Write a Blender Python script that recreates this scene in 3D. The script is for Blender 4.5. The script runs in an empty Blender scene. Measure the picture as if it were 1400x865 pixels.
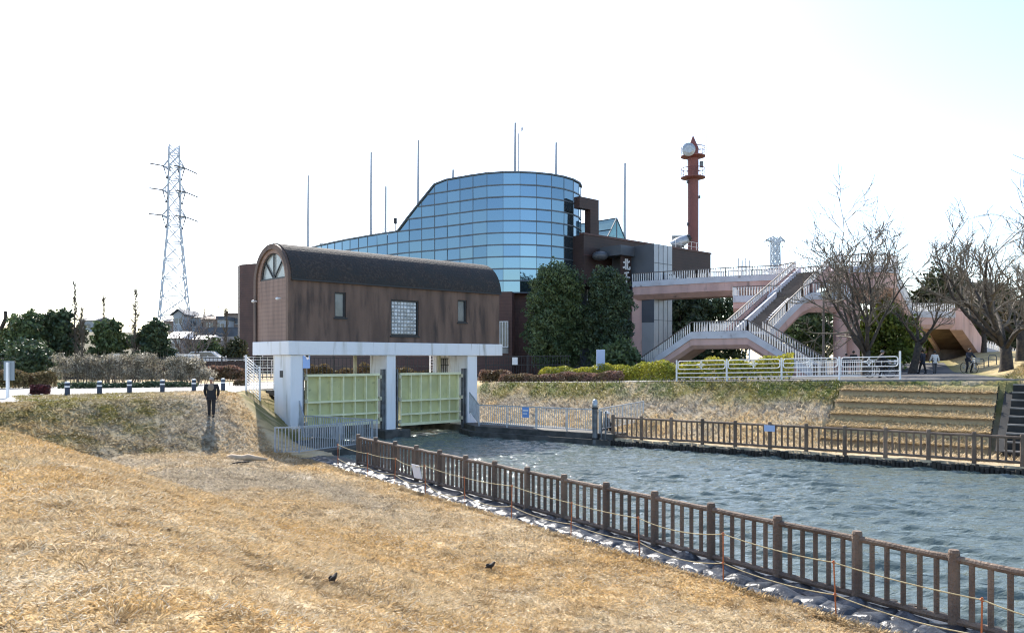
import bpy, bmesh, math, random
import numpy as np
from mathutils import Vector, Matrix
R = math.radians
random.seed(7); RNG = np.random.default_rng(7)
sc = bpy.context.scene
COL = sc.collection

# ------------------------------------------------------------------ camera, sky, sun, exposure
CZ = 4.1                                    # eye height above the water (water is z = 0)
FPX, UX, VY = 1100.0, 700.0, 490.0          # focal length in photo pixels, principal column, horizon row
cd = bpy.data.cameras.new('camera'); cam = bpy.data.objects.new('camera', cd); COL.objects.link(cam)
cd.sensor_width = 36.0; cd.lens = 36.0 * FPX / 1400.0; cd.shift_y = 57.5 / 1400.0
cd.clip_start = 0.1; cd.clip_end = 6000
cam.location = (0, 0, CZ); cam.rotation_euler = (R(90), 0, 0)
sc.camera = cam
SUN_AZ, SUN_EL = -19.0, 39.0                # azimuth from straight ahead (+ = right), elevation
w = bpy.data.worlds.new('World'); sc.world = w; w.use_nodes = True
nt = w.node_tree
sky = nt.nodes.new('ShaderNodeTexSky'); sky.sky_type = 'NISHITA'; sky.sun_disc = False
sky.sun_elevation = R(SUN_EL); sky.sun_rotation = R(SUN_AZ)
sky.altitude = 20; sky.air_density = 0.9; sky.dust_density = 0.9; sky.ozone_density = 1.0
nt.links.new(sky.outputs[0], nt.nodes['Background'].inputs[0])
nt.nodes['Background'].inputs[1].default_value = 0.13
ld = bpy.data.lights.new('sun', 'SUN'); ld.energy = 3.4; ld.angle = R(0.5); ld.color = (1.0, 0.94, 0.85)
sun = bpy.data.objects.new('sun', ld); COL.objects.link(sun)
SD = Vector((math.sin(R(SUN_AZ)) * math.cos(R(SUN_EL)), math.cos(R(SUN_AZ)) * math.cos(R(SUN_EL)), math.sin(R(SUN_EL))))
sun.rotation_euler = SD.to_track_quat('Z', 'Y').to_euler(); sun.location = (-20, 40, 60)
vs = sc.view_settings; vs.view_transform = 'Standard'; vs.look = 'None'; vs.exposure = 1.28; vs.gamma = 1.0
sc.cycles.filter_width = 1.15; sc.cycles.max_bounces = 6; sc.cycles.transparent_max_bounces = 6

# ------------------------------------------------------------------ helpers
def tag(o, label=None, cat=None, group=None, kind=None):
    if label: o['label'] = label
    if cat: o['category'] = cat
    if group: o['group'] = group
    if kind: o['kind'] = kind
    return o
def thing(name, label, cat, loc=(0, 0, 0), rz=0.0, group=None):
    o = bpy.data.objects.new(name, None); COL.objects.link(o)
    o.location = loc; o.rotation_euler = (0, 0, rz); o.empty_display_size = 0.2
    return tag(o, label, cat, group)
def wmat(o):
    m = Matrix.Identity(4)
    while o is not None:
        m = o.matrix_basis @ m; o = o.parent
    return m
def copy_tree(o, parent=None):
    c = o.copy(); COL.objects.link(c)
    if parent is not None: c.parent = parent
    for ch in list(o.children): copy_tree(ch, c)
    return c
class MB:
    def __init__(s): s.v = []; s.f = []
    def add(s, vs, fs):
        n = len(s.v); s.v += [tuple(p) for p in vs]; s.f += [tuple(i + n for i in f) for f in fs]
    def box(s, x0, x1, y0, y1, z0, z1):
        s.add([(x0,y0,z0),(x1,y0,z0),(x1,y1,z0),(x0,y1,z0),(x0,y0,z1),(x1,y0,z1),(x1,y1,z1),(x0,y1,z1)],
              [(0,3,2,1),(4,5,6,7),(0,1,5,4),(1,2,6,5),(2,3,7,6),(3,0,4,7)])
        return s
    def prism(s, poly, z0, z1):
        # poly = list of (x,y) ; z0,z1 numbers or lists
        n = len(poly)
        a = [z0]*n if not hasattr(z0, '__len__') else z0
        b = [z1]*n if not hasattr(z1, '__len__') else z1
        s.add([(p[0],p[1],a[i]) for i,p in enumerate(poly)] + [(p[0],p[1],b[i]) for i,p in enumerate(poly)],
              [tuple(range(n))[::-1], tuple(range(n, 2*n))] + [(i,(i+1)%n,n+(i+1)%n,n+i) for i in range(n)])
        return s
    def extr(s, prof, vec):
        # closed 3D profile extruded by a vector
        n = len(prof); v = Vector(vec)
        s.add([Vector(p) for p in prof] + [Vector(p) + v for p in prof],
              [tuple(range(n))[::-1], tuple(range(n, 2*n))] + [(i,(i+1)%n,n+(i+1)%n,n+i) for i in range(n)])
        return s
    def beam(s, a, b, w, h=None, up=(0, 0, 1)):
        h = w if h is None else h
        a = Vector(a); b = Vector(b); d = (b - a)
        if d.length < 1e-6: return s
        d.normalize(); u = Vector(up)
        if abs(d.dot(u)) > 0.98: u = Vector((1, 0, 0))
        r = d.cross(u).normalized(); u = r.cross(d)
        q = [(-1,-1),(1,-1),(1,1),(-1,1)]
        s.add([a + r*(w/2*i) + u*(h/2*j) for i,j in q] + [b + r*(w/2*i) + u*(h/2*j) for i,j in q],
              [(0,1,2,3),(7,6,5,4),(0,4,5,1),(1,5,6,2),(2,6,7,3),(3,7,4,0)])
        return s
    def tube(s, pts, rad, n=8, caps=True):
        pts = [Vector(p) for p in pts]; m = len(pts)
        if not hasattr(rad, '__len__'): rad = [rad]*m
        ref = None; vs = []
        for i in range(m):
            d = (pts[min(i+1, m-1)] - pts[max(i-1, 0)])
            d = d.normalized() if d.length > 1e-9 else Vector((0,0,1))
            if ref is None:
                ref = d.orthogonal().normalized()
            ref = (ref - d*ref.dot(d)); ref = ref.normalized() if ref.length > 1e-6 else d.orthogonal().normalized()
            b = d.cross(ref)
            for k in range(n):
                t = 2*math.pi*k/n
                vs.append(pts[i] + (ref*math.cos(t) + b*math.sin(t))*rad[i])
        fs = [(i*n+k, i*n+(k+1)%n, (i+1)*n+(k+1)%n, (i+1)*n+k) for i in range(m-1) for k in range(n)]
        if caps: fs += [tuple(range(n))[::-1], tuple(range((m-1)*n, m*n))]
        s.add(vs, fs); return s
    def cyl(s, x, y, z0, z1, r, n=12, r2=None):
        return s.tube([(x,y,z0),(x,y,z1)], [r, r if r2 is None else r2], n)
    def ball(s, c, r, n=10, m=6):
        r = (r,r,r) if not hasattr(r, '__len__') else r
        vs = [(c[0], c[1], c[2]-r[2])]
        for j in range(1, m):
            p = -math.pi/2 + math.pi*j/m
            for k in range(n):
                t = 2*math.pi*k/n
                vs.append((c[0]+r[0]*math.cos(p)*math.cos(t), c[1]+r[1]*math.cos(p)*math.sin(t), c[2]+r[2]*math.sin(p)))
        vs.append((c[0], c[1], c[2]+r[2]))
        fs = [(0, 1+(k+1)%n, 1+k) for k in range(n)]
        for j in range(m-2):
            fs += [(1+j*n+k, 1+j*n+(k+1)%n, 1+(j+1)*n+(k+1)%n, 1+(j+1)*n+k) for k in range(n)]
        e = len(vs)-1
        fs += [(e, 1+(m-2)*n+k, 1+(m-2)*n+(k+1)%n) for k in range(n)]
        s.add(vs, fs); return s
    def build(s, name, mat, parent=None, local=False, smooth=False, bevel=0, fix=False):
        vs = s.v
        if parent is not None and not local:
            im = wmat(parent).inverted(); vs = [im @ Vector(p) for p in vs]
        me = bpy.data.meshes.new(name); me.from_pydata([tuple(p) for p in vs], [], s.f); me.update()
        if fix:
            bm = bmesh.new(); bm.from_mesh(me); bmesh.ops.recalc_face_normals(bm, faces=bm.faces); bm.to_mesh(me); bm.free()
        o = bpy.data.objects.new(name, me); COL.objects.link(o)
        if mat: me.materials.append(mat)
        if parent is not None: o.parent = parent
        if smooth: me.polygons.foreach_set('use_smooth', [True]*len(me.polygons))
        if bevel:
            b = o.modifiers.new('bevel', 'BEVEL'); b.width = bevel; b.segments = 2; b.limit_method = 'ANGLE'; b.angle_limit = R(40)
        return o
def npmesh(name, V, F, mat, parent=None, smooth=False):
    # V (n,3), F (m,k) numpy arrays
    me = bpy.data.meshes.new(name); k = F.shape[1]
    me.vertices.add(len(V)); me.vertices.foreach_set('co', V.astype(np.float32).ravel())
    me.loops.add(F.size); me.loops.foreach_set('vertex_index', F.astype(np.int32).ravel())
    me.polygons.add(len(F)); me.polygons.foreach_set('loop_start', np.arange(0, F.size, k, dtype=np.int32))
    me.polygons.foreach_set('loop_total', np.full(len(F), k, dtype=np.int32))
    if smooth: me.polygons.foreach_set('use_smooth', np.ones(len(F), dtype=bool))
    me.update(calc_edges=True); me.validate()
    o = bpy.data.objects.new(name, me); COL.objects.link(o)
    if mat: me.materials.append(mat)
    if parent is not None: o.parent = parent
    return o
def P(u, v, D): return Vector(((u-UX)/FPX*D, D, CZ + (VY-v)/FPX*D))
def XU(u, D): return (u-UX)/FPX*D
def ZV(v, D): return CZ + (VY-v)/FPX*D

# ------------------------------------------------------------------ materials
def mat(name, c, rough=0.7, metal=0.0, c2=None, scale=3.0, stretch=(1,1,1), bump=0.0, bscale=None, island=0.0, spec=0.5, course=0, orand=0,
        lo=0.35, hi=0.65, detail=6.0, trans=0.0, c3=None, scale3=0.6, lo3=0.45, hi3=0.6):
    m = bpy.data.materials.new(name); m.use_nodes = True; t = m.node_tree; N = t.nodes; L = t.links
    b = N['Principled BSDF']; b.inputs['Roughness'].default_value = rough; b.inputs['Metallic'].default_value = metal
    b.inputs['Specular IOR Level'].default_value = spec
    b.inputs['Base Color'].default_value = (*c, 1)
    tc = N.new('ShaderNodeTexCoord'); mp = N.new('ShaderNodeMapping'); mp.inputs['Scale'].default_value = stretch
    L.new(tc.outputs['Object'], mp.inputs[0])
    out = None
    def layer(base, colr, sca, l, h):
        nz = N.new('ShaderNodeTexNoise'); nz.inputs['Scale'].default_value = sca; nz.inputs['Detail'].default_value = detail
        L.new(mp.outputs[0], nz.inputs[0])
        mr = N.new('ShaderNodeMapRange'); mr.inputs[1].default_value = l; mr.inputs[2].default_value = h; mr.interpolation_type = 'SMOOTHSTEP'
        L.new(nz.outputs[0], mr.inputs[0])
        mx = N.new('ShaderNodeMix'); mx.data_type = 'RGBA'; L.new(mr.outputs[0], mx.inputs[0])
        if base is None: mx.inputs[6].default_value = (*c, 1)
        else: L.new(base, mx.inputs[6])
        mx.inputs[7].default_value = (*colr, 1)
        return mx.outputs[2]
    if c2 is not None: out = layer(None, c2, scale, lo, hi)
    if c3 is not None: out = layer(out, c3, scale3, lo3, hi3)
    if course > 0:
        sx = N.new('ShaderNodeSeparateXYZ'); L.new(tc.outputs['Object'], sx.inputs[0])
        md = N.new('ShaderNodeMath'); md.operation = 'PINGPONG'; md.inputs[1].default_value = course/2; L.new(sx.outputs[2], md.inputs[0])
        mr = N.new('ShaderNodeMapRange'); mr.inputs[1].default_value = .0; mr.inputs[2].default_value = course*.14; mr.inputs[3].default_value = .74; mr.inputs[4].default_value = 1.0; L.new(md.outputs[0], mr.inputs[0])
        hs = N.new('ShaderNodeHueSaturation'); L.new(mr.outputs[0], hs.inputs['Value'])
        if out is not None: L.new(out, hs.inputs['Color'])
        else: hs.inputs['Color'].default_value = (*c, 1)
        out = hs.outputs[0]
    if orand > 0:
        oi = N.new('ShaderNodeObjectInfo'); mr = N.new('ShaderNodeMapRange'); mr.inputs[3].default_value = 1-orand; mr.inputs[4].default_value = 1+orand; L.new(oi.outputs['Random'], mr.inputs[0])
        hs = N.new('ShaderNodeHueSaturation'); L.new(mr.outputs[0], hs.inputs['Value']); L.new(out, hs.inputs['Color']); out = hs.outputs[0]
    if island > 0:
        g = N.new('ShaderNodeNewGeometry')
        hs = N.new('ShaderNodeHueSaturation')
        mr = N.new('ShaderNodeMapRange'); mr.inputs[3].default_value = 1-island; mr.inputs[4].default_value = 1+island
        L.new(g.outputs['Random Per Island'], mr.inputs[0]); L.new(mr.outputs[0], hs.inputs['Value'])
        if out is not None: L.new(out, hs.inputs['Color'])
        else: hs.inputs['Color'].default_value = (*c, 1)
        out = hs.outputs[0]
    if out is not None: L.new(out, b.inputs['Base Color'])
    if bump > 0:
        nz = N.new('ShaderNodeTexNoise'); nz.inputs['Scale'].default_value = bscale or scale*4; nz.inputs['Detail'].default_value = 6
        L.new(tc.outputs['Object'], nz.inputs[0])
        bp = N.new('ShaderNodeBump'); bp.inputs['Strength'].default_value = bump; bp.inputs['Distance'].default_value = 0.05
        L.new(nz.outputs[0], bp.inputs['Height']); L.new(bp.outputs[0], b.inputs['Normal'])
    if trans > 0:
        tr = N.new('ShaderNodeBsdfTranslucent'); ms = N.new('ShaderNodeMixShader'); ms.inputs[0].default_value = trans
        if out is not None: L.new(out, tr.inputs[0])
        else: tr.inputs[0].default_value = (*c, 1)
        L.new(b.outputs[0], ms.inputs[1]); L.new(tr.outputs[0], ms.inputs[2]); L.new(ms.outputs[0], N['Material Output'].inputs[0])
    return m
M = {}
M['white'] = mat('white_paint', (.84,.86,.88), .5, c2=(.72,.73,.72), scale=1.2, lo=.5, hi=.8)
M['whitewall'] = mat('white_render', (.86,.87,.89), .75, c2=(.72,.72,.70), scale=1.0, stretch=(2.2,2.2,.22), lo=.5, hi=.75, bump=.15, bscale=12, c3=(.42,.40,.36), scale3=1.6, lo3=.60, hi3=.78)
M['concrete'] = mat('concrete', (.36,.35,.33), .85, c2=(.24,.235,.22), scale=1.4, bump=.3, bscale=14)
M['darkconcrete'] = mat('wet_concrete', (.10,.095,.085), .7, c2=(.045,.045,.04), scale=1.8, bump=.4, bscale=9)
M['brick'] = mat('brown_tile', (.182,.115,.084), .66, c2=(.108,.068,.051), scale=.9, stretch=(1.5,1.5,.26), c3=(.052,.035,.029), scale3=1.5, lo3=.46, hi3=.72, bump=.12, bscale=30)
M['brickend'] = mat('pale_brown_tile', (.31,.205,.16), .66, c2=(.24,.155,.12), scale=.9, stretch=(2.2,2.2,.3), bump=.12, bscale=30, c3=(.12,.08,.066), scale3=1.2, lo3=.58, hi3=.78, course=.20)
M['roof'] = mat('dark_shingle', (.030,.026,.025), .85, c2=(.062,.050,.043), scale=9, lo=.4, hi=.7, bump=.9, bscale=9, c3=(.03,.03,.03), scale3=1.1)
M['redbrick'] = mat('red_brown_tile', (.11,.052,.042), .6, c2=(.08,.038,.032), scale=.7, bump=.1, bscale=20, course=.3)
M['darkbrick'] = mat('dark_brown_tile', (.052,.028,.024), .6, c2=(.04,.023,.02), scale=.7, course=.3)
M['greypanel'] = mat('grey_panel', (.095,.105,.125), .45, c2=(.075,.085,.10), scale=.5)
M['silver'] = mat('silver_panel', (.42,.44,.47), .38, .35, c2=(.36,.38,.41), scale=.6)
M['mullion'] = mat('grey_mullion', (.10,.125,.15), .45, .3)
M['tealglass'] = mat('teal_skylight_glass', (.16,.30,.32), .12, .5, c2=(.22,.38,.40), scale=.6)
M['winglass'] = mat('dark_window_glass', (.09,.10,.11), .12, 0, spec=.8, c2=(.16,.17,.18), scale=1.2)
M['fanglass'] = mat('pale_fan_glass', (.34,.37,.36), .2, 0, spec=.8, c2=(.42,.44,.42), scale=1.5)
M['black'] = mat('black_metal', (.022,.024,.028), .5)
M['gategreen'] = mat('pale_green_gate_paint', (.62,.61,.31), .55, c2=(.50,.50,.26), scale=1.1, c3=(.17,.19,.13), scale3=2.6, lo3=.6, hi3=.76, bump=.1, bscale=10)
M['gaterib'] = mat('pale_green_rib_paint', (.88,.86,.56), .5, c2=(.74,.73,.47), scale=2)
M['cream'] = mat('cream_paint', (.56,.53,.37), .6, c2=(.42,.38,.26), scale=2)
M['steel'] = mat('weathered_steel', (.17,.185,.20), .5, .3, c2=(.10,.105,.11), scale=3)
M['galv'] = mat('galvanised_steel', (.48,.52,.56), .45, .45, c2=(.38,.41,.44), scale=4)
M['pinkcon'] = mat('pink_concrete', (.70,.455,.395), .8, c2=(.56,.36,.315), scale=1.0, stretch=(1,1,.3), c3=(.22,.16,.145), scale3=1.5, lo3=.58, hi3=.78, bump=.2, bscale=10)
M['soffit'] = mat('brown_soffit_panel', (.21,.13,.095), .7, c2=(.13,.078,.056), scale=1.0)
M['fascia'] = mat('pale_fascia', (.64,.64,.68), .75, c2=(.54,.53,.56), scale=1.0, c3=(.27,.25,.25), scale3=2, lo3=.6, hi3=.78)
M['step'] = mat('brown_step_tile', (.20,.155,.125), .8, c2=(.14,.11,.09), scale=2)
M['railwhite'] = mat('white_baluster_paint', (.80,.79,.78), .55, c2=(.68,.67,.65), scale=2)
M['raildark'] = mat('brown_handrail', (.13,.105,.095), .55)
M['towerred'] = mat('faded_red_paint', (.22,.075,.064), .6, c2=(.18,.065,.056), scale=.5)
M['pylon'] = mat('galvanised_lattice', (.55,.60,.66), .7, 0)  # galvanised grey, lightened to put distance haze into the colour
M['stairdark'] = mat('dark_stair_concrete', (.035,.034,.032), .8, c2=(.02,.02,.019), scale=2)
M['bark'] = mat('cherry_bark', (.078,.062,.046), .85, c2=(.035,.03,.028), scale=6, bump=.5, bscale=18)
M['twig'] = mat('grey_brown_twig', (.15,.125,.095), .85)
M['palebark'] = mat('pale_bark', (.20,.17,.15), .85, c2=(.12,.10,.09), scale=5)
M['leafdark'] = mat('dark_evergreen_leaf', (.058,.100,.044), .55, c2=(.135,.175,.068), scale=.9, island=.5, trans=.22)  # paler clumps paint sunlit patches into the leaf colour
M['leafdark2'] = mat('blue_evergreen_leaf', (.045,.080,.046), .55, c2=(.095,.13,.06), scale=.9, island=.5, trans=.2)  # lighter clumps likewise put sunlight on the foliage by colour
M['leafpine'] = mat('olive_evergreen_leaf', (.05,.06,.026), .6, c2=(.085,.085,.035), scale=.5, island=.5, trans=.15)
M['leafyellow'] = mat('yellow_green_leaf', (.22,.25,.045), .5, c2=(.10,.15,.03), scale=.8, island=.5, trans=.35)
M['hedgeyellow'] = mat('yellow_green_hedge_leaf', (.44,.40,.05), .6, c2=(.26,.28,.04), scale=.9, island=.4, trans=.35)
M['hedgered'] = mat('reddish_hedge_leaf', (.25,.145,.11), .6, c2=(.15,.115,.06), scale=1.3, island=.5, trans=.3)
M['hedgetan'] = mat('tan_hedge_leaf', (.24,.165,.085), .7, c2=(.15,.12,.045), scale=1.3, island=.5, trans=.2)
M['silverleaf'] = mat('silvery_dry_leaf', (.46,.42,.34), .5, c2=(.20,.18,.12), scale=1.6, island=.6, trans=.3)
M['redleaf'] = mat('dark_red_leaf', (.12,.022,.025), .6, c2=(.06,.015,.015), scale=3, island=.5)
M['wood'] = mat('brown_imitation_wood', (.215,.150,.105), .75, c2=(.135,.092,.066), scale=3.5, stretch=(1,1,.4), c3=(.23,.19,.13), scale3=6, lo3=.6, hi3=.78, bump=.6, bscale=22, orand=.22)
M['pile'] = mat('dark_wet_pile', (.040,.034,.028), .75, c2=(.02,.018,.016), scale=3, bump=.5, bscale=15)
M['orange'] = mat('orange_stake_paint', (.58,.17,.045), .6, c2=(.34,.10,.04), scale=6)
M['rope'] = mat('pale_yellow_rope', (.55,.46,.26), .85, c2=(.38,.31,.17), scale=14)
M['sandbag'] = mat('black_plastic_sack', (.036,.039,.046), .33, c2=(.075,.08,.09), scale=2.5, bump=.8, bscale=6, spec=.30, orand=.35)
M['sheet'] = mat('black_ground_sheet', (.045,.047,.05), .42, c2=(.07,.072,.076), scale=4, bump=.5, bscale=10)
M['asphalt'] = mat('asphalt', (.085,.083,.082), .9, c2=(.055,.055,.056), scale=.8, bump=.2, bscale=40, c3=(.14,.13,.12), scale3=.5)
M['paving'] = mat('pale_paving', (.50,.48,.44), .85, c2=(.42,.40,.36), scale=.7, bump=.1, bscale=30)
M['kerb'] = mat('kerb_concrete', (.27,.26,.245), .85, c2=(.18,.175,.165), scale=2)
M['logpale'] = mat('bleached_log', (.62,.48,.33), .8, c2=(.50,.38,.25), scale=5)
M['skin'] = mat('skin', (.42,.25,.18), .6)
M['hair'] = mat('black_hair', (.012,.010,.010), .5)
M['cloth_black'] = mat('dark_cloth', (.022,.022,.026), .85)
M['cloth_navy'] = mat('navy_cloth', (.025,.03,.05), .85)
M['cloth_white'] = mat('white_cloth', (.80,.79,.78), .85)
M['cloth_tan'] = mat('tan_cloth', (.27,.215,.16), .85)
M['cloth_grey'] = mat('grey_cloth', (.13,.13,.14), .85)
M['rubber'] = mat('rubber', (.012,.012,.012), .8)
M['bluesign'] = mat('blue_sign_face', (.20,.36,.70), .45)
M['palesign'] = mat('pale_blue_sign_face', (.42,.52,.76), .45)
M['signgrey'] = mat('grey_sign_back', (.24,.29,.33), .5, .3)
M['navy'] = mat('navy_bollard', (.022,.04,.075), .5)
M['lampglass'] = mat('lamp_cover', (.40,.48,.44), .3)

# ------------------------------------------------------------------ terrain
P0 = np.array([-5.5, 28.8]); ND = np.array([0.5602, -0.8284])         # near fence line, runs towards the camera's right
F0 = np.array([4.81, 38.3]); FD = np.array([0.8051, -0.5931])         # far fence line
G0 = np.array([-10.5, 38.0]); GA = math.atan2(.68, .735)              # gatehouse corner and facade bearing
GD = np.array([math.cos(GA), math.sin(GA)]); GN = np.array([-GD[1], GD[0]])
def S(x): x = np.clip(x, 0, 1); return x*x*(3-2*x)
def smax(a, b, k): return .5*(a+b+np.sqrt((a-b)**2+k*k))
def co(X, D):
    X = np.asarray(X, float); D = np.asarray(D, float)
    a = -((X-P0[0])*(-ND[1]) + (D-P0[1])*ND[0]); t = (X-P0[0])*ND[0] + (D-P0[1])*ND[1]
    c = (X-F0[0])*(-FD[1]) + (D-F0[1])*FD[0]; tf = (X-F0[0])*FD[0] + (D-F0[1])*FD[1]
    s = (X-G0[0])*GD[0] + (D-G0[1])*GD[1]; q = (X-G0[0])*GN[0] + (D-G0[1])*GN[1]
    return a, t, c, tf, s, q
def nearp(t, a): p = P0 + ND*t - np.array([-ND[1], ND[0]])*a; return float(p[0]), float(p[1])
def farp(tf, c): p = F0 + FD*tf + np.array([-FD[1], FD[0]])*c; return float(p[0]), float(p[1])
def gp(s, q): p = G0 + GD*s + GN*q; return float(p[0]), float(p[1])
def qe_of(s): return np.interp(s, [-14, -7, -4, -2, 0, 30], [-1.6, -1.6, -.9, .9, 3.9, 3.9])
def mound(X, D): return (X-20.2)*.913 - (D-31.7)*.41
_h = RNG.random((256, 256))
def vnoise(x, y):
    xi = np.floor(x).astype(int); yi = np.floor(y).astype(int); fx = x-xi; fy = y-yi
    fx = fx*fx*(3-2*fx); fy = fy*fy*(3-2*fy)
    g = lambda i, j: _h[i & 255, j & 255]
    return (g(xi,yi)*(1-fx)+g(xi+1,yi)*fx)*(1-fy) + (g(xi,yi+1)*(1-fx)+g(xi+1,yi+1)*fx)*fy
def fbm(x, y, o=4):
    r = 0; amp = .5; n = 0
    for i in range(o): r = r + amp*vnoise(x*2**i+17*i, y*2**i+31*i); n += amp; amp *= .55
    return r/n
def zfun(X, D, rough=True):
    X = np.asarray(X, float); D = np.asarray(D, float)
    a, t, c, tf, s, q = co(X, D)
    zb = .36 + .32*S((a-1.1)/5.5) - .22*np.exp(-((a-np.interp(D, [14, 18, 21, 37], [5.8, 6.3, 7.7, 8.6]))/.7)**2)*S((D-15)/4)
    at_ = np.interp(D, [14, 18, 21, 37], [5.8, 6.3, 7.7, 8.6]); zs = .70 + .39*(a-at_)
    sl = np.interp(s, [-4, -1], [.50, .44])
    zc = 2.5 - sl*(qe_of(s)-q)
    zn = smax(smax(zb, zs, .10), zc, .12)
    zn = -smax(-zn, -2.5, .12)
    zn = np.where((a < 1.25) & (t > -3.4), .26, zn)
    zt = 2.55 + .022*np.clip(tf+12.3, 0, 30)
    zf = .3 + (zt-.3)*np.clip((c-1.9)/4.4, 0, 1)
    mm = mound(X, D)
    zf = zf + .75*S((mm-.2)/3.5) + .9*S((D-60)/14)*S((X-22)/6)
    ter = (tf > 8.9) & (tf < 19.5) & (c > 2.1) & (c < 6.1)
    zf = np.where(ter, zf-.45, zf)
    far = (tf > -13) & (c > -.35)
    z = np.where(far, zf, zn)
    z = np.where((q > 4.5) & (s < 11.6) & ~((tf > -13) & (c > 6.2)), 2.5, z)
    left = np.interp(q, [-2.8, -.2], [9.5, 11.3])
    can = (a < -.45) & ((c < -.35) | ((q > -3) & (s < left))) & (q < 4.4) & ((q < -1) | (s > .7))
    can = can & (D < 60)
    z = np.where(can, -1.2, z)
    z = z + 7*S((D-105)/60)*S((-X-5)/40)
    if rough:
        amp = np.where(can | (z > 2.42) & (X < 10) | (a < 1.25) & (a > -.45), 0.0, 1.0)*np.where(np.abs(X) < 60, 1, 0)
        amp = amp*np.where((c > 6.0) & (mm < .1), 0, 1)
        z = z + amp*((fbm(X*.9, D*.9, 3)-.5)*.16 + (fbm(X*4, D*4, 2)-.5)*.05)
    return z
def zg(x, y): return float(zfun(np.array([x]), np.array([y]))[0])

C_ = lambda *k: np.array(k)
def gcol(X, D):
    a, t, c, tf, s, q = co(X, D)
    n1 = fbm(X*.45, D*.45, 4); n2 = fbm(X*1.7+9, D*1.7, 3); n3 = fbm(X*.22+50, D*.22+5, 3); n4 = fbm(X*5+3, D*5+8, 2)
    straw = C_(.68, .55, .36); ochre = C_(.67, .485, .245); rust = C_(.58, .38, .18); grey = C_(.52, .46, .38)
    olive = C_(.25, .225, .07); green = C_(.12, .16, .035); dark = C_(.15, .115, .07)
    def mix(A, B, k): k = np.clip(k, 0, 1)[:, None]; return A*(1-k)+B*k
    col = np.tile(ochre, (len(X), 1))
    col = mix(col, straw, S((n1-.38)/.16)*.55+S((n2-.47)/.14)*.5)
    col = mix(col, rust, S((n4-.52)/.15)*.4)
    # the bench below the slope is paler and greyer
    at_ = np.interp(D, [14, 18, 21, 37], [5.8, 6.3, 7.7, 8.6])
    bench = S((a-1.6)/1.5)*S((at_+.25-a)/.5)*S((D-15.5)/5)*(D < 45)
    col = mix(col, grey*C_(1.0, .98, .92), bench*(.50+.45*S((n1-.35)/.2))); col = mix(col, dark*1.3, np.exp(-((a-at_-.1)/.28)**2)*S((D-15.5)/4)*(D < 40)*(c < 2)*(.25+.5*S((n2-.4)/.2)))  # dark line along the toe: the ditch's shade mixed into the turf colour
    col = mix(col, ochre, bench*S((n3-.52)/.1)*.4)
    # cross levee: olive crest, grey foot
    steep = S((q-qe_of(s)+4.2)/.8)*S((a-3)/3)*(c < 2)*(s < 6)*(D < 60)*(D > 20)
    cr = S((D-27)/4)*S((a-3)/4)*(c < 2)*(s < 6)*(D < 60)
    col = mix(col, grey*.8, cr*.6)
    col = mix(col, olive*C_(1.0, .92, 1.0), steep*(.35+.5*S((n2-.4)/.2))); col = mix(col, dark*1.2, steep*S((n4-.5)/.15)*S((.75-(q-qe_of(s)+4.2)/3.5)/.5)*.7)  # olive weeds; dark band low on the slope paints the bank's shade
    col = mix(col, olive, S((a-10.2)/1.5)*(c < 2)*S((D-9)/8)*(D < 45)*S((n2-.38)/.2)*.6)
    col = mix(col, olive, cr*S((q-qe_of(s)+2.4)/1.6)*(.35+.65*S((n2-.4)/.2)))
    col = mix(col, green, cr*S((n3-.52)/.1)*S((n2-.45)/.2)*.5)
    # far bank
    fb = (c > -.4) & (tf > -13)
    fcol = np.tile(straw*.95, (len(X), 1))
    fcol = mix(fcol, ochre, S((c-1.6)/.8)*S((n1-.35)/.2)*.8)
    fcol = mix(fcol, grey*.75, S((c-3.2)/.8)*(.3+.6*S((n2-.4)/.2)))
    fcol = mix(fcol, olive, S((c-4.0)/1.2)*(.3+.7*S((n1-.38)/.15)))
    fcol = mix(fcol, green, S((c-4.6)/1.0)*S((n2-.46)/.12)*.75)
    fcol = mix(fcol, straw*C_(.95, .9, .7), S(mound(X, D)/1.5)*.85)
    col = np.where(fb[:, None], fcol, col)
    col = mix(col, dark, S((n4-.63)/.1)*.45)
    col = mix(col, olive*.8, S((q+3)/1)*S((s+2.6)/.8)*(q < 4.6)*(s < 1)*(.35+.6*S((n2-.4)/.15)))
    far = S((D-70)/20)
    col = mix(col, C_(.17, .15, .09), far)
    return np.clip(col, 0, 1)

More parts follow.
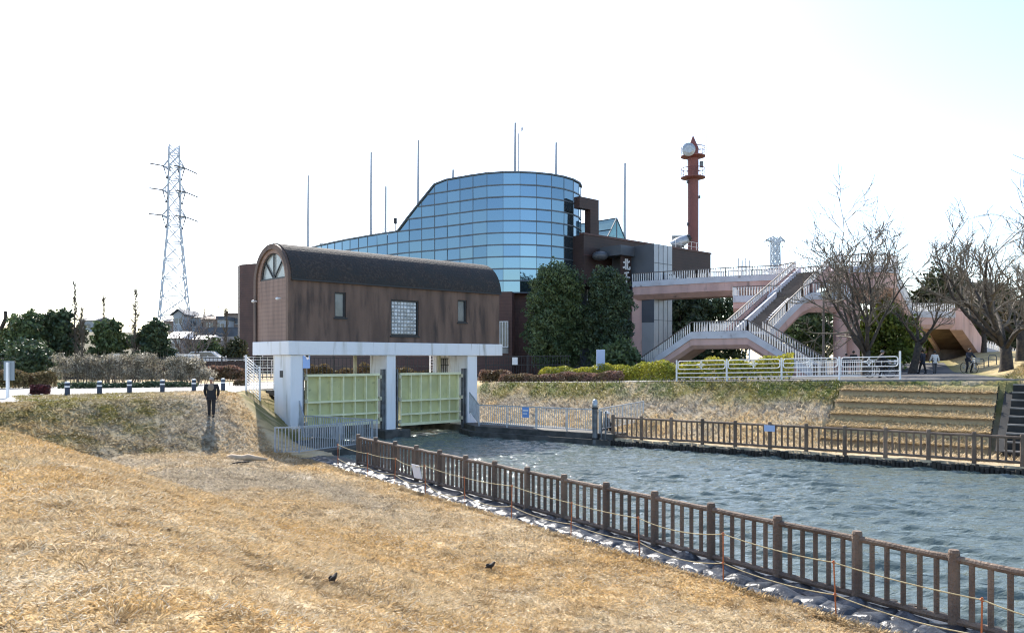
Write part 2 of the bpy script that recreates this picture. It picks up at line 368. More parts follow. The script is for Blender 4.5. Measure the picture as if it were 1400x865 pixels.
def axis(parts):
    out = []
    for a, b, n in parts: out += list(np.linspace(a, b, n, endpoint=False))
    return np.array(out + [parts[-1][1]])
xs = axis([(-3000, -300, 8), (-300, -60, 16), (-60, -24, 40), (-24, 26, 220), (26, 60, 60), (60, 300, 16), (300, 3000, 8)])
ys = axis([(-300, -20, 6), (-20, 4, 24), (4, 48, 210), (48, 90, 90), (90, 300, 40), (300, 4500, 10)])
GX, GY = np.meshgrid(xs, ys); V = np.stack([GX.ravel(), GY.ravel(), zfun(GX.ravel(), GY.ravel())], 1)
nx, ny = len(xs), len(ys); idx = np.arange(nx*ny).reshape(ny, nx)
F = np.stack([idx[:-1,:-1].ravel(), idx[:-1,1:].ravel(), idx[1:,1:].ravel(), idx[1:,:-1].ravel()], 1)
def colmat(name, bump, trans=0.0, island=0.0, rough=.9):
    m = bpy.data.materials.new(name); m.use_nodes = True; t = m.node_tree; N = t.nodes; L = t.links; b = N['Principled BSDF']
    b.inputs['Roughness'].default_value = rough; b.inputs['Specular IOR Level'].default_value = .25
    at = N.new('ShaderNodeAttribute'); at.attribute_name = 'growth'; o = at.outputs[0]
    if island:
        g = N.new('ShaderNodeNewGeometry'); mr = N.new('ShaderNodeMapRange'); hs = N.new('ShaderNodeHueSaturation')
        mr.inputs[3].default_value = 1-island; mr.inputs[4].default_value = 1+island
        L.new(g.outputs['Random Per Island'], mr.inputs[0]); L.new(mr.outputs[0], hs.inputs['Value']); L.new(o, hs.inputs['Color']); o = hs.outputs[0]
    else:
        tc = N.new('ShaderNodeTexCoord'); nz = N.new('ShaderNodeTexNoise'); nz.inputs['Scale'].default_value = 9; nz.inputs['Detail'].default_value = 8; nz.inputs['Roughness'].default_value = .7
        L.new(tc.outputs['Object'], nz.inputs[0]); mr = N.new('ShaderNodeMapRange'); mr.inputs[1].default_value = .3; mr.inputs[2].default_value = .7; mr.inputs[3].default_value = .78; mr.inputs[4].default_value = 1.08
        L.new(nz.outputs[0], mr.inputs[0]); hs = N.new('ShaderNodeHueSaturation'); L.new(mr.outputs[0], hs.inputs['Value']); L.new(o, hs.inputs['Color']); o = hs.outputs[0]
    L.new(o, b.inputs['Base Color'])
    if bump:
        nz2 = N.new('ShaderNodeTexNoise'); nz2.inputs['Scale'].default_value = 25; nz2.inputs['Detail'].default_value = 6
        L.new(tc.outputs['Object'], nz2.inputs[0]); bp = N.new('ShaderNodeBump'); bp.inputs['Strength'].default_value = bump; bp.inputs['Distance'].default_value = .06
        L.new(nz2.outputs[0], bp.inputs['Height']); L.new(bp.outputs[0], b.inputs['Normal'])
    if trans:
        tr = N.new('ShaderNodeBsdfTranslucent'); ms = N.new('ShaderNodeMixShader'); ms.inputs[0].default_value = trans
        L.new(o, tr.inputs[0]); L.new(b.outputs[0], ms.inputs[1]); L.new(tr.outputs[0], ms.inputs[2]); L.new(ms.outputs[0], N['Material Output'].inputs[0])
    return m
M['ground'] = colmat('dry_turf', .8); M['blade'] = colmat('dry_grass_blade', 0, .40, .22)
def setcol(o, col):
    a = o.data.color_attributes.new('growth', 'FLOAT_COLOR', 'POINT')
    a.data.foreach_set('color', np.concatenate([col, np.ones((len(col), 1))], 1).astype(np.float32).ravel())
ground = npmesh('ground', V, F, M['ground'], smooth=True); tag(ground, kind='structure')
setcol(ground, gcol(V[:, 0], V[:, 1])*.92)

# ------------------------------------------------------------------ water
def watermat():
    m = bpy.data.materials.new('canal_water'); m.use_nodes = True; t = m.node_tree; N = t.nodes; L = t.links; b = N['Principled BSDF']
    b.inputs['Base Color'].default_value = (.115, .145, .125, 1); b.inputs['Specular IOR Level'].default_value = 1.0; b.inputs['Roughness'].default_value = .05; b.inputs['IOR'].default_value = 1.333
    tc = N.new('ShaderNodeTexCoord'); last = None
    for sca, st, d, rot, det in ((3.2, (1, 2.2, 1), .05, 12, 4), (11, (1, 1.8, 1), .010, -15, 3)):
        mp = N.new('ShaderNodeMapping'); mp.inputs['Scale'].default_value = st; mp.inputs['Rotation'].default_value = (0, 0, R(rot))
        nz = N.new('ShaderNodeTexNoise'); nz.inputs['Scale'].default_value = sca; nz.inputs['Detail'].default_value = det; nz.inputs['Distortion'].default_value = .6
        L.new(tc.outputs['Object'], mp.inputs[0]); L.new(mp.outputs[0], nz.inputs[0])
        bp = N.new('ShaderNodeBump'); bp.inputs['Strength'].default_value = 1; bp.inputs['Distance'].default_value = d
        L.new(nz.outputs[0], bp.inputs['Height'])
        if last: L.new(last, bp.inputs['Normal'])
        last = bp.outputs[0]
    L.new(last, b.inputs['Normal'])
    return m
M['water'] = watermat()
wx = axis([(-16, -11, 10), (-11, 30, 480), (30, 120, 40)]); wy = axis([(-60, 6, 20), (6, 46.5, 480), (46.5, 50, 4)])
WX, WY = np.meshgrid(wx, wy); wv = np.stack([WX.ravel(), WY.ravel(), np.zeros(WX.size)], 1)
def waves(x, y):
    z = np.zeros_like(x); wr = np.random.default_rng(3)
    for k in range(46):
        lam = .24*(1.05/.24)**(wr.random()**1.4); th = wr.normal(-1.72, .30); kx, ky = math.cos(th)*6.283/lam, math.sin(th)*6.283/lam
        z += .0110*lam*np.sin(kx*x+ky*y+wr.random()*6.28+1.2*np.sin(.5*x*math.sin(th)-.5*y*math.cos(th)+k))
    return z*(.55+.95*fbm(x*.22+3, y*.3, 2))
wv[:, 2] = waves(wv[:, 0], wv[:, 1]); k_, m_ = len(wx), len(wy); ix = np.arange(k_*m_).reshape(m_, k_)
tag(npmesh('water', wv, np.stack([ix[:-1,:-1].ravel(), ix[:-1,1:].ravel(), ix[1:,1:].ravel(), ix[1:,:-1].ravel()], 1), M['water'], smooth=True), kind='structure')

# ------------------------------------------------------------------ paths, plaza, kerb
def sheet(name, grid, m, dz=.03):
    A = np.array(grid); n, k = A.shape[:2]; V = np.zeros((n*k, 3)); V[:, :2] = A.reshape(-1, 2)
    V[:, 2] = zfun(V[:, 0], V[:, 1], False) + dz; ix = np.arange(n*k).reshape(n, k)
    F = np.stack([ix[:-1,:-1].ravel(), ix[:-1,1:].ravel(), ix[1:,1:].ravel(), ix[1:,:-1].ravel()], 1)
    return tag(npmesh(name, V, F, m), kind='structure')
sheet('path', [[gp(s, float(qe_of(s))+.7+(15-float(qe_of(s)))*k/10) for k in range(11)] for s in np.arange(-45, 11.7, .6)], M['paving'], .02)
sheet('promenade', [[farp(tf, c) for c in np.linspace(6.55, 9.6, 6)] for tf in np.arange(-12.6, 7.6, .5)], M['paving'], .035)
rows = []
for m_ in np.linspace(-17, .15, 40):
    bx, by = 20.2+.913*m_, 31.7-.41*m_
    c0 = float(co(bx, by)[2]); dc = float(co(bx+.41, by+.913)[2]) - c0
    t0 = (6.5-c0)/dc
    rows.append([(bx+.41*tt, by+.913*tt) for tt in np.linspace(t0, 42, 60)])
sheet('plaza', rows, M['asphalt'], .04)
kb = MB()
for tf in np.arange(7.4, 17, .6):
    x0, y0 = farp(tf, 6.5); x1, y1 = farp(tf+.59, 6.5); z = 2.55+.022*(tf+12.3)
    kb.beam((x0, y0, z-.11), (x1, y1, z-.10), .16, .36)
tag(kb.build('kerb', M['kerb']), kind='structure')
# low planting strip that runs along the pale path on the left
# terraced bank: five turfed steps
prof = [(2.2, .1), (2.3, .62)]
zz = .62
for k in range(5):
    prof += [(2.3+.80*(k+1)-.03, zz+.28)]
    if k < 4: prof += [(2.3+.80*(k+1), zz+.50)]
    zz += .50
prof += [(6.5, 2.96), (6.5, .1)]
V = []; n = len(prof); tfs = np.arange(8.9, 15.21, .15)
for tf in tfs:
    for i, (c, z) in enumerate(prof):
        jx = (fbm(np.array([tf*2.0+i//2*7]), np.array([i*3.3]))[0]-.5)*.16
        x, y = farp(tf, c+(jx if 0 < i < n-2 else 0)); V.append((x, y, z+(jx*.5 if 0 < i < n-2 else 0)+(.02*(tf-9) if i >= n-3 and i < n-1 else 0)))
V = np.array(V); m = len(tfs); ix = np.arange(m*n).reshape(m, n)
F = np.stack([ix[:-1,:-1].ravel(), ix[1:,:-1].ravel(), ix[1:,1:].ravel(), ix[:-1,1:].ravel()], 1)
ends = [ix[0], ix[-1][::-1]]
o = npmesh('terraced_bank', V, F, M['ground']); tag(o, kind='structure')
a_, t_, c_, tf_, s_, q_ = co(V[:, 0], V[:, 1])
ri = np.arange(len(V)) % n
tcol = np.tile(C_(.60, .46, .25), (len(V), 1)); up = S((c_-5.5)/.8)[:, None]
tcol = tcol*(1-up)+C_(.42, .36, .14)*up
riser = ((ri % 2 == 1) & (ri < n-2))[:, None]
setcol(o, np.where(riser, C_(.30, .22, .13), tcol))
eb = MB()
for e in (0, -1):
    tf = tfs[e]; eb.add([tuple(V[ix[e][i]]) for i in range(n)], [tuple(range(n))])
eo = eb.build('bank_edge', M['darkconcrete']); tag(eo, kind='structure')
# concrete stair at the right edge
st = MB(); nst = 9
for k in range(nst):
    c0 = 2.1+k*.49; z1 = .3+(k+1)*.303
    pts = [farp(15.75, c0), farp(19.6, c0), farp(19.6, 6.7), farp(15.75, 6.7)]
    st.prism(pts, z1-.303 if k else .0, z1)
stair = thing('concrete_stair', 'dark concrete stair climbing the far bank beside the grass terraces', 'stair', (*farp(17.6, 2.1), .3))
st.build('tread', M['stairdark'], stair)
nb = MB()
for k in range(nst):
    c0 = 2.1+k*.49; z1 = .3+(k+1)*.303
    nb.prism([farp(15.74, c0-.02), farp(19.61, c0-.02), farp(19.61, c0+.09), farp(15.74, c0+.09)], z1-.05, z1+.006)
nb.build('nosing', M['kerb'], stair)
ws = MB(); ws.prism([farp(15.45, 2.2), farp(15.74, 2.2), farp(15.74, 6.9), farp(15.45, 6.9)], 0, [.55, .55, 3.2, 3.2])
ws.build('side_wall', M['stairdark'], stair)

# ------------------------------------------------------------------ dry grass (blades)
def grass(name, X, D, length, width, flat, mul=1.0, zadd=0.0, zarr=None, col=None):
    n = len(X); Z = (zfun(X, D) if zarr is None else zarr) + zadd - .005
    yaw = RNG.random(n)*2*math.pi; el = np.clip(RNG.normal(flat, .28, n), .05, 1.45)
    ln = length*(.5+RNG.random(n)); wd = width*(.6+.8*RNG.random(n))
    dx = np.cos(yaw)*np.cos(el); dy = np.sin(yaw)*np.cos(el); dz = np.sin(el)
    px, py = -np.sin(yaw), np.cos(yaw)
    B = np.stack([X, D, Z], 1); side = np.stack([px*wd/2, py*wd/2, np.zeros(n)], 1); T = np.stack([dx*ln, dy*ln, dz*ln], 1)
    bend = np.stack([np.zeros(n), np.zeros(n), ln*.12], 1)
    V = np.stack([B-side, B+side, B+T*.55+side*.8+bend, B+T, B+T*.55-side*.8+bend], 1).reshape(-1, 3)
    F = np.arange(n*5).reshape(n, 5)
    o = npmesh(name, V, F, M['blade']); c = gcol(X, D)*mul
    if col is not None: c = np.tile(col, (n, 1))
    c = c*(.85+.35*RNG.random((n, 1)))
    pale = RNG.random(n) < .19; c[pale] = c[pale]*.35+C_(.70, .62, .48)*.65
    setcol(o, np.repeat(np.clip(c, 0, .95), 5, 0)); return o
def sample(n, x0, x1, y0, y1, cond):
    X = x0+(x1-x0)*RNG.random(n); D = y0+(y1-y0)*RNG.random(n); k = cond(X, D); return X[k], D[k]
def near_ok(X, D):
    a, t, c, tf, s, q = co(X, D)
    return (a > 1.25) & (np.abs(X) < .66*D+1) & ((q < qe_of(s)+.68) | (a < 10)) & ((q < 4) & ((s < .9) | (q < -.2))) & (c < 0)
GR = [(190000, -7, 2, 4.2, 9, .05, .006), (330000, -11, 9, 8, 15, .07, .008), (280000, -17, 4, 14, 24, .09, .012), (170000, -25, -3, 23, 41, .13, .020)]
XX = []
for n, x0, x1, y0, y1, l, wd in GR:
    X, D = sample(n, x0, x1, y0, y1, near_ok)
    k = fbm(X*1.3, D*1.3, 3) > RNG.random(len(X))*.5; X, D = X[k], D[k]
    o = grass('dry_grass', X, D, l, wd, .26); tag(o, kind='stuff')
def far_ok(X, D):
    a, t, c, tf, s, q = co(X, D)
    return (((c > .5) & (c < 6.4) & (tf > -13) & ~((tf > 8.9) & (tf < 19.6) & (c > 2.1)) & (s > 12)) | ((c > .3) & (mound(X, D) > .25) & (D < 75) & (tf > 15))) & (np.abs(X) < .68*D+1) & (X > -2)
# scattered tufts, long pale straws and the ragged edge above the black sacks
X, D = sample(2600, -22, 8, 5, 36, near_ok); k = fbm(X*.8+20, D*.8, 3) > .5; X, D = X[k], D[k]; nt_ = 26
X2 = np.repeat(X, nt_)+RNG.normal(0, .05, len(X)*nt_); D2 = np.repeat(D, nt_)+RNG.normal(0, .07, len(X)*nt_); k = near_ok(X2, D2)
o = grass('dry_grass', X2[k], D2[k], .085, .006, .8, .85); tag(o, kind='stuff')
X, D = sample(90000, -16, 8, 4.5, 22, near_ok)
k = fbm(X*.9+40, D*.9, 4) > .46+.1*RNG.random(len(X)); X, D = X[k], D[k]
o = grass('dry_grass', X, D, .065, .0045, .22, 1.0, .012, col=C_(.80, .74, .62)); tag(o, kind='stuff')
tt_ = RNG.random(16000)*25-2; aa_ = 1.22+.10*RNG.random(16000)**2; pp = np.array([nearp(a, b) for a, b in zip(tt_, aa_)])
o = grass('dry_grass', pp[:, 0], pp[:, 1], .12, .011, .55, .95, zarr=np.full(16000, .33)); tag(o, kind='stuff')
X, D = sample(170000, -2, 36, 29, 60, far_ok)
o = grass('bank_grass', X, D, .17, .028, .7); tag(o, kind='stuff')
tt = RNG.random(26000)*6.2+8.95; k = RNG.integers(0, 6, 26000); cc = 2.3+.80*k+np.where(RNG.random(26000) < .55, RNG.random(26000)*.12, RNG.random(26000)*.78)
cc = np.minimum(cc, 6.4)
pp = np.array([farp(a, b) for a, b in zip(tt, cc)]); zt_ = .62+.5*np.minimum(k, 4)+.28*(cc-2.3-.8*k)/.8 + np.where(k == 5, .12+(cc-6.3)*.2, 0)
o = grass('terrace_grass', pp[:, 0], pp[:, 1], .14, .022, .40, 1.0, zarr=zt_, col=C_(.58, .46, .28)); tag(o, kind='stuff')

# ------------------------------------------------------------------ sluice gatehouse
gh = thing('sluice_gatehouse', 'brown tiled sluice gatehouse with rounded dark roof on white piers over the canal', 'gatehouse', (*gp(0, 0), 0), GA)
gh_loc = dict(parent=gh, local=True)
LEN, DEP, ZB, ZW, ZE = 13.3, 3.6, 4.27, 4.93, 7.83
Rr = DEP/2
def holewall(mb, L, z0, z1, y, th, holes):
    # wall along x with rectangular holes, as a grid of boxes merged by sheet faces
    xs_ = sorted(set([0, L]+[h[0] for h in holes]+[h[1] for h in holes])); zs_ = sorted(set([z0, z1]+[h[2] for h in holes]+[h[3] for h in holes]))
    for i in range(len(xs_)-1):
        for j in range(len(zs_)-1):
            cx, cz = (xs_[i]+xs_[i+1])/2, (zs_[j]+zs_[j+1])/2
            if any(h[0] < cx < h[1] and h[2] < cz < h[3] for h in holes): continue
            x0, x1, a, b = xs_[i], xs_[i+1], zs_[j], zs_[j+1]
            mb.add([(x0,y,a),(x1,y,a),(x1,y,b),(x0,y,b)], [(0,1,2,3)])
    for h in holes:
        x0, x1, a, b = h
        mb.add([(x0,y,a),(x0,y+th,a),(x0,y+th,b),(x0,y,b)], [(0,3,2,1)]); mb.add([(x1,y,a),(x1,y+th,a),(x1,y+th,b),(x1,y,b)], [(0,1,2,3)])
        mb.add([(x0,y,a),(x1,y,a),(x1,y+th,a),(x0,y+th,a)], [(0,3,2,1)]); mb.add([(x0,y,b),(x1,y,b),(x1,y+th,b),(x0,y+th,b)], [(0,1,2,3)])
holes = [(2.40, 3.05, 6.13, 7.38), (5.72, 7.50, 5.3, 7.18), (10.17, 10.83, 6.13, 7.38)]
b = MB(); holewall(b, LEN, ZW, ZE, 0, .22, holes)
b.add([(LEN,0,ZW),(LEN,DEP,ZW),(LEN,DEP,ZE),(LEN,0,ZE),(0,DEP,ZW),(0,DEP,ZE)], [(0,1,2,3),(1,4,5,2)])
b.add([(LEN, Rr+Rr*math.cos(math.pi*k/24), ZE+Rr*math.sin(math.pi*k/24)) for k in range(25)], [tuple(range(25))])
b.build('wall', M['brick'], **gh_loc)
# end wall with the arched opening, a raised ring of tiles round the arch
b = MB(); WR = 1.30
pts_o = [(0,0,ZW)]+[(0, Rr-Rr*math.cos(math.pi*k/24), ZE+Rr*math.sin(math.pi*k/24)) for k in range(25)]+[(0,DEP,ZW)]
zc_ = 7.95
# lower rectangle + arch band
b.add([(0,0,ZW),(0,DEP,ZW),(0,DEP,zc_),(0,0,zc_)], [(0,3,2,1)])
ring = []
for k in range(25):
    t = math.pi*k/24
    co_, si_ = math.cos(t), math.sin(t)
    oy, oz = Rr-Rr*co_, max(ZE+Rr*si_, zc_)
    ring += [(0, oy, oz), (0, Rr-WR*co_, zc_+WR*si_), (.2, Rr-WR*co_, zc_+WR*si_)]
b.add(ring, [(3*k, 3*k+1, 3*k+4, 3*k+3) for k in range(24)]+[(3*k+1, 3*k+2, 3*k+5, 3*k+4) for k in range(24)])
b.build('end_wall', M['brickend'], **gh_loc)
b = MB()
ro, ri_ = Rr+.05, Rr-.20
vs_ = []
for k in range(33):
    t = math.pi*k/32; 
    for (r_, x_) in ((ro, -.10), (ri_, -.10), (ri_, .05), (ro, .05)):
        vs_.append((x_, Rr-r_*math.cos(t), ZE+r_*math.sin(t)))
b.add(vs_, [(4*k+i, 4*k+(i+1)%4, 4*k+4+(i+1)%4, 4*k+4+i) for k in range(32) for i in range(4)])
b.box(-.10, .05, -.05, .20, ZW+.003, ZE); b.box(-.10, .05, DEP-.20, DEP+.05, ZW+.003, ZE)
b.build('arch_frame', M['brick'], fix=True, **gh_loc)
b = MB(); vs_ = []
nk = 28
for x_ in (.055, LEN+.06):
    for r_ in (Rr+.10, Rr-.02):
        vs_ += [(x_, Rr-r_*math.cos(math.pi*k/nk), ZE+r_*math.sin(math.pi*k/nk)) for k in range(nk+1)]
m_ = nk+1; fs_ = []
for k in range(nk):
    fs_ += [(k, k+1, 2*m_+k+1, 2*m_+k), (m_+k, 3*m_+k, 3*m_+k+1, m_+k+1), (k, m_+k, m_+k+1, k+1), (2*m_+k, 2*m_+k+1, 3*m_+k+1, 3*m_+k)]
fs_ += [(0, 2*m_, 3*m_, m_), (nk, m_+nk, 3*m_+nk, 2*m_+nk)]
b.add(vs_, fs_); roof = b.build('roof', M['roof'], smooth=False, fix=True, **gh_loc)
b = MB(); b.beam((.06, -.115, ZE+.02), (LEN+.07, -.115, ZE+.02), .05, .07); b.build('eave_trim', M['black'], roof, local=True)
# fan window
b = MB(); nn = 24
b.add([(.14, Rr, zc_)]+[(.14, Rr-WR*math.cos(math.pi*k/nn), zc_+WR*math.sin(math.pi*k/nn)) for k in range(nn+1)], [(0, k+2, k+1) for k in range(nn)])
fan = b.build('fan_window', M['fanglass'], **gh_loc)
b = MB()
for t in (45, 90, 135):
    b.beam((.09, Rr, zc_+.03), (.09, Rr-(WR-.03)*math.cos(R(t)), zc_+(WR-.03)*math.sin(R(t))), .06, .05, up=(1, 0, 0))
b.beam((.07, Rr-WR+.02, zc_+.03), (.07, Rr+WR-.02, zc_+.03), .09, .09)
b.tube([(.09, Rr-(WR-.03)*math.cos(math.pi*k/nn), zc_+.02+(WR-.03)*math.sin(math.pi*k/nn)) for k in range(nn+1)], .045, 6)
b.build('frame', M['black'], fan, local=True)
# facade windows
for (x0, x1, z0, z1), kind in zip(holes, ('n', 'g', 'n')):
    b = MB(); b.box(x0, x1, .14, .16, z0, z1)
    if kind == 'n':
        wd = b.build('window', M['winglass'], **gh_loc)
    else:
        wd = b.build('glass_block_window', M['glassblock'] if 'glassblock' in M else M['winglass'], **gh_loc)
        g = MB(); n1, n2 = 8, 9
        for i in range(n1):
            for j in range(n2):
                dx, dz = (x1-x0-.16)/n1, (z1-z0-.16)/n2
                cx, cz = x0+.08+dx*(i+.5), z0+.08+dz*(j+.5)
                h = .44
                g.add([(cx-dx*h, .138, cz-dz*h), (cx+dx*h, .138, cz-dz*h), (cx+dx*h, .138, cz+dz*h), (cx-dx*h, .138, cz+dz*h),
                       (cx-dx*.3, .095, cz-dz*.3), (cx+dx*.3, .095, cz-dz*.3), (cx+dx*.3, .095, cz+dz*.3), (cx-dx*.3, .095, cz+dz*.3)],
                      [(4,5,6,7), (0,1,5,4), (1,2,6,5), (2,3,7,6), (3,0,4,7)])
        gm = mat('glass_block', (.50, .54, .58), .18, spec=.9, island=.35); g.build('glass_block', gm, wd, local=True)
    f = MB(); w_ = .07
    f.box(x0, x1, .05, .135, z0, z0+w_); f.box(x0, x1, .05, .135, z1-w_, z1); f.box(x0, x0+w_, .05, .135, z0+w_, z1-w_); f.box(x1-w_, x1, .05, .135, z0+w_, z1-w_)
    f.build('frame', M['black'], wd, local=True)
    f = MB(); f.box(x0-.05, x1+.05, -.05, .13, z0-.08, z0-.003); f.build('sill', M['black'], wd, local=True)
b = MB(); b.box(-.12, LEN+.14, -.12, DEP+.12, ZB, ZW); b.build('beam', M['whitewall'], bevel=.025, **gh_loc)
for (x0, x1, y1, z0) in ((.04, .68, 1.66, .2), (5.46, 6.02, 1.6, .40), (10.9, 11.6, 1.6, .25)):
    b = MB(); b.box(x0, x1, .0, y1, z0, ZB-.004); pr = b.build('pier', M['whitewall'], bevel=.02, **gh_loc)
    if x0 < .1:
        f = MB(); f.box(x0-.02, x0-.003, .75, 1.05, 3.2, 3.52); f.build('meter_plate', M['black'], pr, local=True)
b = MB(); b.box(5.0, 6.6, -.55, 1.9, -1.2, .42); b.build('plinth', M['darkconcrete'], bevel=.04, **gh_loc)
b = MB(); b.box(10.7, 11.9, -.8, 4.2, -1.2, .36); b.build('plinth', M['darkconcrete'], bevel=.04, **gh_loc)
b = MB(); b.box(-.4, .85, -.5, 4.2, -1.2, .45); b.build('plinth', M['darkconcrete'], bevel=.04, **gh_loc)
# rear wall pieces behind the piers, tapered on the right
b = MB(); b.prism([(11.0, 3.0), (12.9, 3.0), (12.9, 3.3), (11.0, 3.3)], [2.0, 4.262, 4.262, 2.0], 4.262)
b = MB(); b.extr([(11.0, 3.05, 1.6), (11.75, 3.05, 1.6), (13.1, 3.05, 4.262), (11.0, 3.05, 4.262)], (0, .3, 0)); rw = b.build('rear_bracket', M['whitewall'], **gh_loc)
f = MB()
for k in range(6): f.beam((11.15+.13*k, 3.02, 2.7), (11.15+.13*k, 3.02, 4.1), .04)
for z in (2.7, 3.2, 3.7, 4.1): f.beam((11.1, 3.02, z), (11.9, 3.02, z), .04)
f.build('grille', M['black'], rw, local=True)
for x in (.85, 4.9, 6.2, 10.55):
    f = MB(); f.box(x, x+.14, 2.2, 2.36, 2.5, ZB-.004); f.build('lifting_post', M['cream'], **gh_loc)
# sluice gates
def gate(x0, x1, z0, z1):
    b = MB(); y = .22; b.box(x0, x1, y+.16, y+.2, z0, z1); g = b.build('sluice_gate', M['gategreen'], **gh_loc)
    r_ = MB(); n = 6; wbar = x1-x0
    for k in range(n+1):
        x = x0+.04+(wbar-.08)*k/n
        r_.box(x-.028, x+.028, y-.04, y+.158, z0+.02, z1-.02)
    r_.build('vertical_rib', M['gaterib'], g, local=True)
    r_ = MB()
    for fz, h in ((0, .14), (.20, .09), (.47, .09), (1, .12)):
        z = z0+(z1-z0)*fz; r_.box(x0-.05, x1+.05, y-.10, y+.154, z-h/2, z+h/2)
    r_.build('horizontal_beam', M['gaterib'], g, local=True)
    r_ = MB()
    for xx in (x0-.16, x1+.02):
        for fz in (.06, .5, .95):
            z = z0+(z1-z0)*fz; r_.box(xx, xx+.14, y-.16, y+.06, z-.09, z+.09)
    r_.build('roller_bracket', M['cream'], g, local=True)
gate(1.0, 5.05, .82, 3.28); gate(6.45, 10.45, .62, 3.28)
for xa, xb in ((.685, .80), (5.26, 5.34), (5.38, 5.455), (6.03, 6.11), (6.17, 6.25), (10.66, 10.74), (10.80, 10.89)):
    b = MB(); b.box(xa, xb, .10, .30, .44 if 5 < xa < 6.5 else .1, 3.55); b.build('guide_rail', M['steel'], **gh_loc)
# culvert behind the gates
b = MB(); b.box(.7, 11.0, 4.25, 4.6, -1.2, 2.45); b.box(.86, 10.69, 3.0, 4.2, 2.2, 2.47); b.build('culvert_wall', M['darkconcrete'], **gh_loc)
# security lamps on the end wall
for yy in (.62, 3.2):
    f = MB(); f.tube([(-.13, yy, 6.95), (-.28, yy, 6.98)], .03, 8); f.ball((-.32, yy, 6.95), (.09, .09, .07), 10, 6); f.build('wall_lamp', M['white'], smooth=True, **gh_loc)
cone = MB(); cone.prism([(-9.7,31.35), (-8.55,31.75), (-5.75,35.9), (-9.7,38.9), (-10.9,37.6), (-10.2,34.5)], -1.2, .30)
pf = thing('service_platform', 'low concrete landing at the foot of the left gatehouse pier', 'platform', (-8.5, 35, .3)); cone.build('slab', M['darkconcrete'], pf)
# dark concrete ledge from the right pier along the far bank
lg = thing('canal_ledge', 'dark stepped concrete ledge below the grey railing beside the gate', 'ledge', (1, 40.5, .5))
b = MB(); c1 = (-2.7, 44.9); c2 = (-1.95, 42.6); c3 = (4.75, 38.0); c4 = (5.6, 39.0); c5 = (-.6, 46.0)
b.prism([c1, c2, c3, c4, c5], -1.2, .52); b.build('upper_step', M['darkconcrete'], lg)
b = MB(); b.prism([(-2.95, 44.6), (-2.2, 42.35), (4.6, 37.75), (4.75, 37.99), (-1.96, 42.59), (-2.71, 44.89)], -1.2, .26); b.build('lower_step', M['darkconcrete'], lg)

# ------------------------------------------------------------------ galvanised railings
def railing(name, label, pts, h=1.08, step=.125, base=None, mat_=None, rail=.05, post=.06, group=None, cat='railing'):
    m_ = mat_ or M['galv']; o = thing(name, label, cat, pts[0], 0, group)
    rl = MB(); bl = MB()
    for i in range(len(pts)-1):
        a, c = Vector(pts[i]), Vector(pts[i+1]); L = (c-a).length
        up = Vector((0, 0, h)); rl.beam(a+up, c+up, rail, rail); rl.beam(a+Vector((0,0,.12)), c+Vector((0,0,.12)), rail*.7, rail*.7)
        n = max(2, int(L/step))
        for k in range(1, n): p = a.lerp(c, k/n); bl.beam(p+Vector((0,0,.13)), p+Vector((0,0,h-.02)), .03)
    rl.build('rail', m_, o); bl.build('baluster', m_, o)
    done = []
    for i in range(len(pts)):
        q_ = [pts[i]]
        if i < len(pts)-1:
            a, c = Vector(pts[i]), Vector(pts[i+1]); nseg = max(1, round((c-a).length/1.9)); q_ += [a.lerp(c, k/nseg) for k in range(1, nseg)]
        for p in q_:
            p = Vector(p); b = MB(); b.beam(p-Vector((0,0,.05)), p+Vector((0,0,h+.03)), post); b.build('post', m_, o)
    return o
railing('metal_railing', 'pale galvanised railing along the front of the landing by the left pier', [(-9.35, 31.75, .3), (-8.45, 31.95, .3), (-6.0, 35.75, .3)])
railing('metal_railing', 'galvanised railing running from the left pier across the first gate', [(-10.05, 38.05, 1.0), (-9.75, 37.6, .35), (-6.25, 35.95, .3)])
railing('metal_railing', 'grey galvanised railing on the dark ledge right of the gatehouse, carrying a blue sign', [(-2.35, 44.6, 1.1), (-1.75, 42.75, .52), (4.2, 38.75, .52)], h=1.12)
railing('metal_railing', 'short galvanised railing running up the bank behind the grey mooring pole', [(4.25, 38.85, .58), (6.75, 41.3, .8)], h=1.1)
sg = thing('small_sign', 'small blue sign hung on the grey railing beside the gatehouse', 'sign', (.7, 41.0, 1.3))
b = MB(); b.beam((.52, 41.10, 1.36), (.86, 40.87, 1.36), .02, .52); b.build('sign_board', M['bluesign'], sg)
b = MB(); b.beam((.55, 41.055, 1.46), (.81, 40.88, 1.46), .02, .08); b.beam((.55, 41.055, 1.30), (.76, 40.915, 1.30), .02, .05); b.build('sign_text', M['white'], sg)
mp_ = thing('mooring_pole', 'dark blue-grey mooring pole with a pale domed cap standing in the canal by the railing', 'pole', (3.95, 38.3, 0))
b = MB(); b.cyl(3.95, 38.3, -1.2, 1.75, .125, 16); b.build('shaft', M['steel'], mp_, smooth=False)
b = MB(); b.cyl(3.95, 38.3, 1.76, 2.05, .125, 16); b.ball((3.95, 38.3, 2.05), (.125, .125, .12), 14, 8); b.build('cap', M['galv'], mp_, smooth=True)
for z in (.25, 1.7):
    b = MB(); b.cyl(3.95, 38.3, z, z+.09, .15, 16); b.build('band', M['black'], mp_)
for dx in (.3, .5):
    b = MB(); b.beam((3.95+dx, 38.35-.2*dx, -1), (3.95+dx, 38.35-.2*dx, 1.6), .07); b.build('guide_post', M['steel'], mp_)

